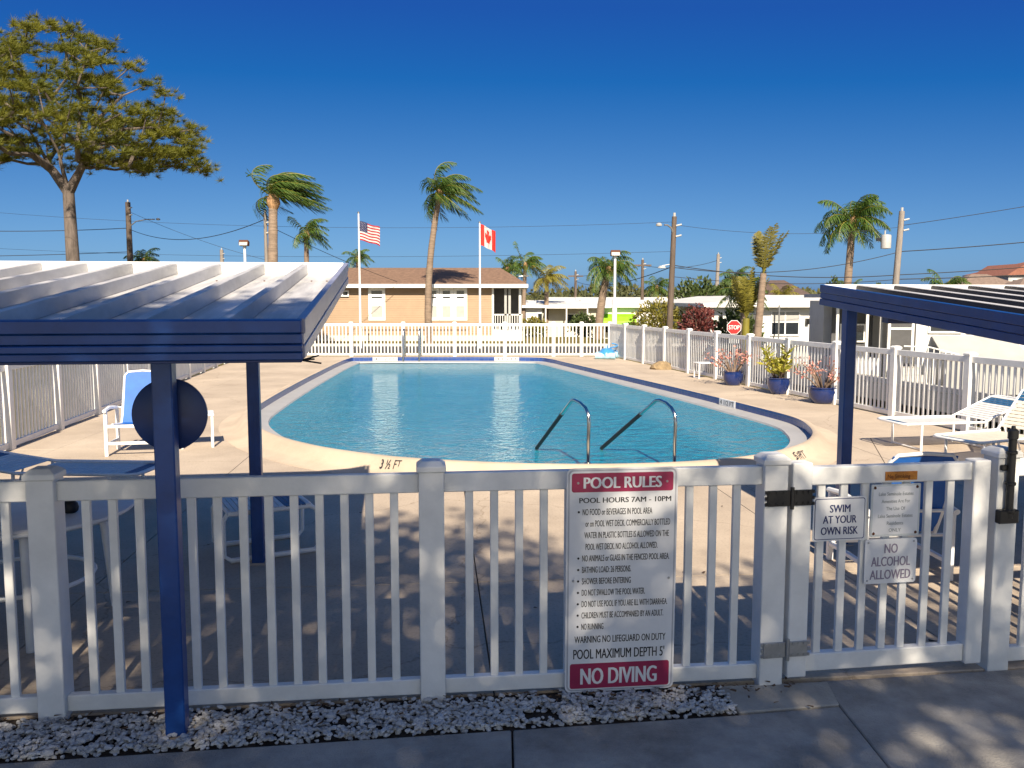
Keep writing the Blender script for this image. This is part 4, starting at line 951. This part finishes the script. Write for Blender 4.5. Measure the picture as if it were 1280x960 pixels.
aw = MB(); aw.add([(.45, -.05, 1.38), (2.75, -.05, 1.38), (2.85, -1.5, .72), (.35, -1.5, .72), (.45, -.05, 1.34), (2.75, -.05, 1.34), (2.85, -1.5, .68), (.35, -1.5, .68)], [(0, 3, 2, 1), (4, 5, 6, 7), (3, 7, 6, 2), (0, 4, 7, 3), (1, 2, 6, 5)])
aw.b2(.36, 2.84, -1.50, -.03, -.3, .676); aw.build('utility_cover', 'grey_panel', hB)
for x in (4.4, 4.95): MB().tube([(x, -.02, .82), (x, -.10, .80), (x+.03, -.13, .70)], .035, 8).build('wall_light', 'black_metal', hB, True)
for i in range(9): MB().b2(2.95+i*.65, 2.975+i*.65, -.012, 0, -.3, 2.5).build('panel_seam', 'grey_panel', hB)
# homes in the middle distance
home('white mobile home right behind the porch of the tan house', 1.0, 62, R(2), 7.5, 4, 2.35, .4, wins=((.8, 1.8, 1.0, 1.9), (4.2, 5.0, 1.0, 1.9)), porch=(2.2, 4.2, 1.2), group=None)
home('pale mobile home with grey porch left of the green awning', 1.9, 55, R(-3), 3.9, 4, 2.15, .3, 'home_cream', wins=((1.5, 2.6, .9, 1.7),), porch=(.2, 2.9, 1.0))
hg = home('white mobile home with a bright green awning', 5.0, 56, R(1), 4.5, 4.5, 2.25, .35, wins=((.9, 1.7, .5, 1.2), (1.9, 2.7, .5, 1.2)))
ag = MB()
prof = [(0, 1.75), (-.35, 1.72), (-.75, 1.58), (-1.05, 1.32), (-1.15, 1.12)]
for i in range(4):
    for k_ in range(6):
        xa, xb = .5+k_*.4, .5+(k_+1)*.4; (y0, z0), (y1, z1) = prof[i], prof[i+1]; ag.add([(xa, y0, z0), (xb, y0, z0), (xb, y1, z1), (xa, y1, z1)], [(0, 1, 2, 3)]); ag.add([(xa, y0, z0-.02), (xb, y0, z0-.02), (xb, y1, z1-.02), (xa, y1, z1-.02)], [(3, 2, 1, 0)])
ag.build('awning', 'awning_green', hg)
home('low white mobile home between the green awning and the grey walled home', 9.7, 60, R(0), 5.5, 5, 2.3, .45, wins=((1, 2, 1, 1.9),))
home('cream mobile home far behind the other homes', 3.5, 76, R(0), 12, 5, 2.5, .5, 'home_cream', wins=((1, 2, 1, 1.8), (5, 6, 1, 1.8)))
home('far white mobile home behind the lamp pole', 12.8, 72, R(-2), 9, 5, 2.5, .5)
home('white mobile home behind the cut palm', 13.9, 46, R(3), 7.0, 5, 2.7, .35, wins=((1, 2, 1, 1.9),))
def bighouse(label, x, y, w, d, h, roof, rm, wm, wins=(), rz=0):
    t = thing('house', label, 'house', (x, y, gz(x, y)), rz); MB().b2(0, w, 0, d, -.5, h).build('wall', wm, t); gable(t, 0, w, 0, d, h, h+roof, .5, rm, .2, hip=min(w, d)*.45, fascia='home_white')
    for a, b_, c, e in wins: window(t, a, b_, c, e, 0, 'glass', .1)
    return t
bighouse('distant house with dark hipped roof behind the white homes', 25.9, 90, 5.2, 7, 3.0, 1.9, 'shingle_dark', 'stucco_grey', ((.5, 1.3, 1, 2.2), (2.2, 3.0, 1, 2.2)))
bighouse('distant brown hipped roof behind the tall right palm', 35.5, 92, 6, 8, 3.2, 1.2, 'shingle', 'stucco_yellow')
bighouse('distant house with broad tan hipped roof before the red roofed block', 50.5, 98, 9, 9, 3.6, 2.2, 'shingle_grey', 'stucco_grey')
bighouse('distant house with grey brown roof at the right frame edge', 54.5, 94, 14, 9, 3.4, 1.9, 'shingle_grey', 'stucco_yellow')
ap = bighouse('large apartment block with red tile roof at the far right', 66.0, 112, 24, 14, 6.3, 2.0, 'tile_red', 'stucco_yellow', ((1.2, 2.4, 4.2, 5.8), (4.6, 5.6, 4.2, 5.8), (6.6, 7.6, 4.2, 5.8)))
MB().b2(-3.0, 1.0, -1.6, 6, -.5, 5.9).build('wing', 'stucco_grey', ap)
wg = MB(); wg.add([(-3.4, -2, 5.9), (1.4, -2, 5.9), (1.4, 7, 5.9), (-3.4, 7, 5.9), (-1.0, -2, 7.4), (-1.0, 7, 7.4)], [(0, 1, 4), (0, 4, 5, 3), (1, 2, 5, 4), (2, 3, 5)]); wg.build('wing_roof', 'tile_red', ap)
for a in (-2.6, -1.2, .2): window(ap, a, a+.7, 4.0, 5.4, -1.6, 'glass', .1)

# ------------------------------------------------------------------ vegetation
def palm(label, base, top, tr, L, n_, seed, wind=.35, name='palm_tree', leaf='palm_leaf', boot=True, curve=0, spread=1.0, group='palm trees around the pool', leafw=.024, nl=34, droop=1.0, updir=0, lf=.30, tm='palm_bark'):
    rn = random.Random(seed); b = V(base[0], base[1], gz(base[0], base[1])-.1); tp = V(*top)
    t = thing(name, label, 'palm tree', tuple(b), 0, group)
    pts = []; rs_ = []; N = 14
    for i in range(N+1):
        u = i/N; p = (tp-b)*u; p.x += curve*math.sin(u*math.pi); pts.append(p); rs_.append(tr*(1.15-.35*u)*(1+.05*(i % 2)))
    MB().tube(pts, rs_, 12).build('trunk', tm, t, True)
    c = tp-b
    if boot: MB().tube([c-V(0, 0, L*.22), c-V(0, 0, L*.12), c-V(0, 0, L*.03), c+V(0, 0, L*.10)], [tr*.85, tr*1.35, tr*1.2, tr*.5], 12).build('crown_shaft', 'palm_boot', t, True)
    n_ = n_ if spread < .3 else int(n_*1.45)
    for k_ in range(n_):
        az = 2*math.pi*(k_*.382+rn.uniform(-.06, .06)); el = R(78-95*((k_+.5)/n_)**.9*spread+rn.uniform(-8, 8))+updir
        d = V(math.cos(az)*math.cos(el), math.sin(az)*math.cos(el), math.sin(el)); ln = L*rn.uniform(.85, 1.1)
        p = c.copy(); rach = [p.copy()]; ns = 12
        for s_ in range(ns):
            u = (s_+1)/ns; d = (d+V(wind*.26*(.4+u), wind*.06, -.17*droop*(.35+u))).normalized(); p = p+d*ln/ns; rach.append(p.copy())
        mb = MB(); mb.tube(rach, [.02*L/2*(1-.85*i/ns)+.004 for i in range(ns+1)], 4, 1)
        for q in range(nl):
            u = .14+.86*q/(nl-1); f = u*ns; i0 = min(int(f), ns-1); pc = rach[i0].lerp(rach[i0+1], f-i0); tg = (rach[i0+1]-rach[i0]).normalized()
            sd_ = tg.cross(V(0, 0, 1)); sd_ = sd_.normalized() if sd_.length > .05 else V(1, 0, 0)
            ll = L*lf*(math.sin(math.pi*min(1, u*.88+.12))**.6)*rn.uniform(.8, 1.1)+.03*L
            for sg in (-1, 1):
                dd = (sd_*sg*.9+tg*.5+V(wind*.7+rn.gauss(0, .16), rn.gauss(0, .16), -.35*droop-rn.uniform(-.1, .45))).normalized()
                d2 = (dd+V(wind*.5, 0, -.75*droop)).normalized(); w_ = tg*leafw*L*.5
                m_ = pc+dd*ll*.5; e_ = m_+d2*ll*.55
                mb.add([pc-w_*.6, pc+w_*.6, m_+w_, m_-w_, e_], [(0, 1, 2, 3), (3, 2, 4)])
        mb.build('frond', [leaf, 'palm_yellow'], t)
    return t
palm('thick trunked palm with fronds blown right, tallest above the left canopy', (-9.45, 34), (-9.25, 34, 6.0), .20, 2.15, 19, 21, wind=1.25, droop=.8, spread=.8)
palm('slender curved palm standing before the tan house', (-3.85, 40), (-3.3, 40, 6.85), .15, 2.05, 18, 22, wind=.8, curve=-.22, droop=1.05)
palm('small palm right of the thick trunked palm', (-11.35, 48), (-11.3, 48, 5.65), .15, 1.55, 12, 23, wind=.4)
palm('small palm head showing behind the American flagpole', (-10.7, 60), (-10.6, 60, 4.9), .18, 1.25, 11, 24, wind=.3)
palm('dark palm head rising right behind the tan roof', (-.45, 70), (-.35, 70, 4.5), .18, 1.7, 13, 25, wind=.3)
palm('tall slim palm just right of the tan house porch', (.72, 62), (.95, 62, 4.5), .15, 1.75, 13, 26, wind=.4)
palm('yellowish palm beside the slim palm right of the porch', (2.15, 55), (2.2, 55, 3.35), .15, 1.55, 13, 27, wind=.35, leaf='palm_yellow')
palm('curved palm behind the flood light at the fence corner', (4.50, 45), (5.0, 45, 3.6), .2, 1.65, 18, 28, wind=.25, curve=-.12, droop=1.2)
palm('tall full crowned palm left of the transformer pole', (14.5, 38), (14.8, 38, 5.45), .17, 1.85, 22, 29, wind=.3)
palm('bushy palm behind the right canopy roof', (29.9, 60), (29.9, 60, 2.75), .25, 1.9, 15, 30, wind=.1)
palm('small distant palm left of the grey walled home', (14.9, 90), (15, 90, 3.3), .2, 2.0, 12, 31, wind=.2)
palm('low palm before the dark hipped roof', (22.3, 72), (22.4, 72, 2.3), .2, 1.7, 14, 32, wind=.1, leaf='palm_yellow')
palm('small palm by the pine side utility pole', (-22.3, 52), (-22.0, 52, 4.35), .2, 1.3, 12, 33, wind=.2)
palm('distant palm between the two grey poles', (21.0, 82), (21.1, 82, 4.0), .2, 2.0, 12, 34, wind=.2)
palm('distant palm head at the foot of the tall right palm', (24.2, 62), (24.2, 62, 2.6), .2, 1.3, 12, 35, wind=.1)
# cut palms with folded fronds by the stop sign
palm('yellow stemmed palm with upright folded fronds by the stop sign', (7.38, 27.4), (7.41, 27.4, 1.45), .13, 1.55, 10, 41, wind=.03, leaf='palm_yellow', boot=False, droop=.08, spread=.12, nl=44, lf=.15, leafw=.022, tm='palm_yellow')
palm('ragged brown trunked palm with a folded crown by the stop sign', (7.60, 27), (7.80, 27, 2.85), .12, 1.5, 7, 42, wind=.05, boot=False, droop=.10, spread=.05, nl=44, leaf='palm_ragged', lf=.17, leafw=.024)
palm('small green palm head behind the yellow stemmed palm', (7.9, 29.5), (7.85, 29.5, 2.2), .10, 1.0, 12, 43, wind=.1)

def grow_tree(name, label, base, fork, limbs, centers, trunk_r, bark, leaf, leaf_fn, cat='tree', flare=1.25):
    rn = random.Random(5); b = V(*base); t = thing(name, label, cat, base)
    nodes = [V(0, 0, 0), (V(*fork)-b)*.5+V(.08, 0, 0), V(*fork)-b]; par = [-1, 0, 1]
    for lb in limbs:
        pi = 2
        for p in lb: nodes.append(V(*p)-b); par.append(pi); pi = len(nodes)-1
    cs = sorted([V(*c)-b for c in centers], key=lambda c: (c-nodes[2]).length); tips = []
    for c in cs:
        best = min(range(2, len(nodes)), key=lambda i: (nodes[i]-c).length+ (.35*max(0, nodes[i].z-c.z))+.12*(nodes[i]-nodes[2]).length)
        a = nodes[best]; dist = (c-a).length; pi = best; ks = max(1, int(dist/.8))
        for q in range(1, ks+1):
            u = q/ks; p = a.lerp(c, u)+V(rn.gauss(0, .10), rn.gauss(0, .10), -.12*dist*math.sin(u*math.pi)*.6+rn.gauss(0, .07))*(1 if q < ks else 0)
            nodes.append(p); par.append(pi); pi = len(nodes)-1
        tips.append(pi)
    cnt = [0]*len(nodes)
    for tp in tips:
        i = tp
        while i >= 0: cnt[i] += 1; i = par[i]
    mx_ = max(cnt); rad = [max(.022, trunk_r*(max(c, 1)/mx_)**.47) for c in cnt]
    rad[0] = trunk_r*flare; rad[1] = trunk_r*1.03; rad[2] = trunk_r*.86
    tr_ = MB(); tr_.tube([nodes[0], nodes[1], nodes[2]], rad[:3], 14); tr_.build('trunk', bark, t, True)
    lm = MB()
    for i in range(3, len(nodes)): lm.tube([nodes[par[i]], nodes[i]], [min(rad[par[i]], rad[i]*1.6), rad[i]], 6, cap=False)
    lm.build('limbs', bark, t, True)
    cr_ = MB()
    for tp in tips: leaf_fn(cr_, nodes[tp], rn)
    cr_.build('crown', leaf, t)['kind'] = 'stuff'
    return t
def pine_tuft(mb, c, rn):
    for q in range(17):
        o = c+V(rn.gauss(0, .36), rn.gauss(0, .36), rn.gauss(.05, .10)); ax = V(rn.gauss(0, .5), rn.gauss(0, .5), 1).normalized()
        for k_ in range(46):
            d = (ax*rn.uniform(.0, .9)+V(rn.gauss(0, .6), rn.gauss(0, .6), rn.gauss(0, .35))).normalized(); s_ = d.cross(V(rn.random(), rn.random(), rn.random())).normalized()*.0125
            L = rn.uniform(.22, .40); mb.add([o-s_, o+s_, o+d*L], [(0, 1, 2)])
rn = random.Random(77); PC = V(-19.9, 40, 9.7); cents = []
while len(cents) < 178:
    a = rn.uniform(0, 6.283); rr = rn.random()**.5; ux, uy = rr*math.cos(a), rr*math.sin(a)
    top = (1-rr**2.2)**.55
    z = rn.choice((top, top, top*rn.uniform(.3, 1), rn.uniform(-.12, .4)*top))
    x, y = PC.x+ux*5.75, PC.y+uy*4.4; zz = PC.z-.9-.9*max(0, ux)-.4*max(0, -ux)+z*(5.2-.9*ux)*(1 if ux > -.3 else .92)
    p = V(x, y, zz)
    if mnoise.noise(p*.6) < .03: continue
    if any((p-V(*q)).length < .85 for q in cents): continue
    cents.append(tuple(p))
cents += [(-17.2, 39.5, 7.9), (-16.6, 40, 7.75), (-18.2, 40, 8.2), (-16.9, 39.6, 8.7), (-17.9, 39.2, 8.8), (-22.2, 40, 9.0), (-21.7, 39.5, 8.5), (-23.0, 40.3, 9.3)]
limbs = [[(-20.5, 40, 8.3), (-20.3, 40.3, 10.0), (-20.0, 40.6, 11.8)], [(-20.9, 40, 7.9), (-21.7, 39.8, 9.6), (-23.2, 39.6, 10.6)], [(-19.6, 39.8, 7.7), (-18.9, 39.5, 8.7), (-17.2, 39.0, 9.5), (-15.6, 39.0, 9.6)], [(-19.6, 40.2, 8.2), (-19.2, 40.8, 10.2), (-18.0, 41, 11.4)], [(-20.3, 39.5, 8.6), (-20.6, 38.4, 10.2)]]
grow_tree('pine_tree', 'tall spreading pine with flat topped crown above the left canopy', (-20.25, 40, -.1), (-20.2, 40, 6.9), limbs, cents, .29, 'pine_bark', 'pine_needle', pine_tuft)

# shade trees behind the camera: they throw the dappled shade over fence, gravel and sidewalk
def broad_tuft(dens, size, sp):
    def fn(mb, c, rn):
        for q in range(dens):
            o = c+V(rn.gauss(0, sp), rn.gauss(0, sp), rn.gauss(0, sp*.75)); leaf_quad(mb, o, V(rn.gauss(0, 1), rn.gauss(0, 1), rn.gauss(-.1, .7)), rn.uniform(.7, 1.2)*size, size*.62, rn, .1)
    return fn
def crown_pts(n_, c, r, seed, flt=-.30, sep=.42, lim=7.05):
    rn = random.Random(seed); out = []; tries = 0
    while len(out) < n_ and tries < 20000:
        tries += 1; d = V(rn.gauss(0, 1), rn.gauss(0, 1), rn.gauss(0, 1)).normalized()*rn.random()**.4; p = V(c[0]+d.x*r[0], c[1]+d.y*r[1], c[2]+d.z*r[2])
        if p.y+1.266*p.z > lim+.7*mnoise.noise(V(p.x*.6, 0, 3))+.55*sstep(-1, 1.5, p.x)+.6*sstep(.3, -1.2, p.x): continue
        if mnoise.noise(p*.5+V(seed, 0, 0)) < flt or any((p-V(*q)).length < sep for q in out): continue
        out.append(tuple(p))
    return out
def limbs_for(f, c, r): return [[(f[0]+(c[0]-f[0])*.5+r[0]*.4*math.cos(a), f[1]+(c[1]-f[1])*.5+r[1]*.4*math.sin(a), f[2]+(c[2]-f[2])*.65)] for a in (0, 1.3, 2.5, 3.8, 5.0)]
for lab, bx_, c, r, n_, sd_, dens in (('broad shade tree whose shadow falls on the near left fence', (-2.6, -6.2), (-2.4, -5.6, 7.9), (5.2, 2.6, 2.8), 370, 7, 120), ('shade tree whose dappled shadow falls on gate and sidewalk', (4.4, -6.6), (3.9, -6.2, 7.5), (2.6, 2.2, 1.5), 60, 9, 95)):
    fk = (bx_[0]+.1, bx_[1], 4.3)
    grow_tree('shade_tree', lab, (bx_[0], bx_[1], -.1), fk, limbs_for(fk, c, r), crown_pts(n_, c, r, sd_), .24, 'shade_bark', 'shade_leaf', broad_tuft(dens, .16, .32))

def bush(label, x, y, rx, h, m, seed, n_=700, size=.13, name='shrub'):
    rn = random.Random(seed); t = thing(name, label, 'shrub', (x, y, gz(x, y))); mb = MB(); st_ = MB()
    for i in range(9):
        a = rn.uniform(0, 6.3); st_.tube([(0, 0, 0), (rx*.3*math.cos(a), rx*.3*math.sin(a), h*.45), (rx*.65*math.cos(a), rx*.65*math.sin(a), h*.8)], [.03, .02, .01], 5)
    for i in range(int(n_*2.2)):
        d = V(rn.gauss(0, 1), rn.gauss(0, 1), rn.gauss(0, 1)).normalized()*rn.random()**.35; k_ = 1+.35*mnoise.noise(d*2.2+V(seed, 0, 0))
        c = V(d.x*rx*k_, d.y*rx*k_, h*.52+d.z*h*.5*k_); leaf_quad(mb, c, V(d.x+rn.gauss(0, .6), d.y+rn.gauss(0, .6), d.z+rn.gauss(.4, .6)), size*rn.uniform(.8, 1.6), size*.75, rn)
    st_.build('stems', 'twig', t, True); mb.build('foliage', m, t)['kind'] = 'stuff'
bush('yellow green shrub before the grey walled home', 7.15, 42.0, 1.25, 2.1, 'bush_yellow', 1, 1000)
bush('dark red leaved shrub left of the stop sign', 7.55, 35.0, .75, 1.75, 'bush_red', 2, 700, .12)
bush('dark green shrub just left of the stop sign', 7.75, 30.5, .6, 1.65, 'bush_green', 3, 500, .12)
bush('green shrub behind the stop sign against the white home', 9.6, 36.0, .8, 1.9, 'bush_green', 4, 500, .14)
bush('rounded green tree top left of the grey pole', 14.2, 66, 1.9, 4.2, 'bush_green', 5, 900, .3)
bush('pointed green conifer beside the transformer pole', 29.0, 78, .9, 4.6, 'bush_green', 6, 900, .22)
bush('distant dark tree top right of the transformer pole', 33.5, 80, 2.2, 3.9, 'bush_green', 8, 900, .3)
bush('green tree behind the roof of the grey walled home', 17.8, 68, 2.6, 4.3, 'bush_green', 9, 1100, .32)
bush('small dark shrub before the tan house at left', -10.4, 41.8, 1.0, 1.3, 'bush_green', 10, 500, .12)
bush('low green shrubs before the pale homes', 4.2, 50.5, .9, 1.3, 'bush_green', 12, 500, .14)
bush('dark shrub beneath the green awning', 7.0, 50.5, .8, 1.2, 'bush_green', 13, 400, .14)
bush('yellow shrub by the slim palm right of the porch', 1.3, 52, .8, 1.2, 'bush_yellow', 14, 400, .14)
# far tree line, one mass
rn = random.Random(3); fw = MB()
for q in range(1500):
    x = rn.uniform(-75, 130); y = rn.uniform(118, 165); hh = (4.2+2.6*mnoise.noise(V(x*.05, y*.05, 0))+1.5*mnoise.noise(V(x*.23, y*.2, 5)))*.72*(y/140); rr = rn.uniform(.9, 2.0)
    for k_ in range(30):
        d = V(rn.gauss(0, 1), rn.gauss(0, 1), rn.gauss(0, 1)).normalized(); c = V(x, y, gz(x, y)+max(.5, hh-rr*.8))+V(d.x*rr, d.y*rr, d.z*rr*.95 if d.z > 0 else d.z*rr*2.0)
        leaf_quad(fw, c, V(d.x+rn.gauss(0, .6), d.y+rn.gauss(0, .6), d.z+rn.gauss(.3, .6)), rn.uniform(.5, 1.1), .55, rn)
tag(fw.build('far_trees', 'far_wood'), 'distant line of trees along the horizon', 'trees', kind='stuff')
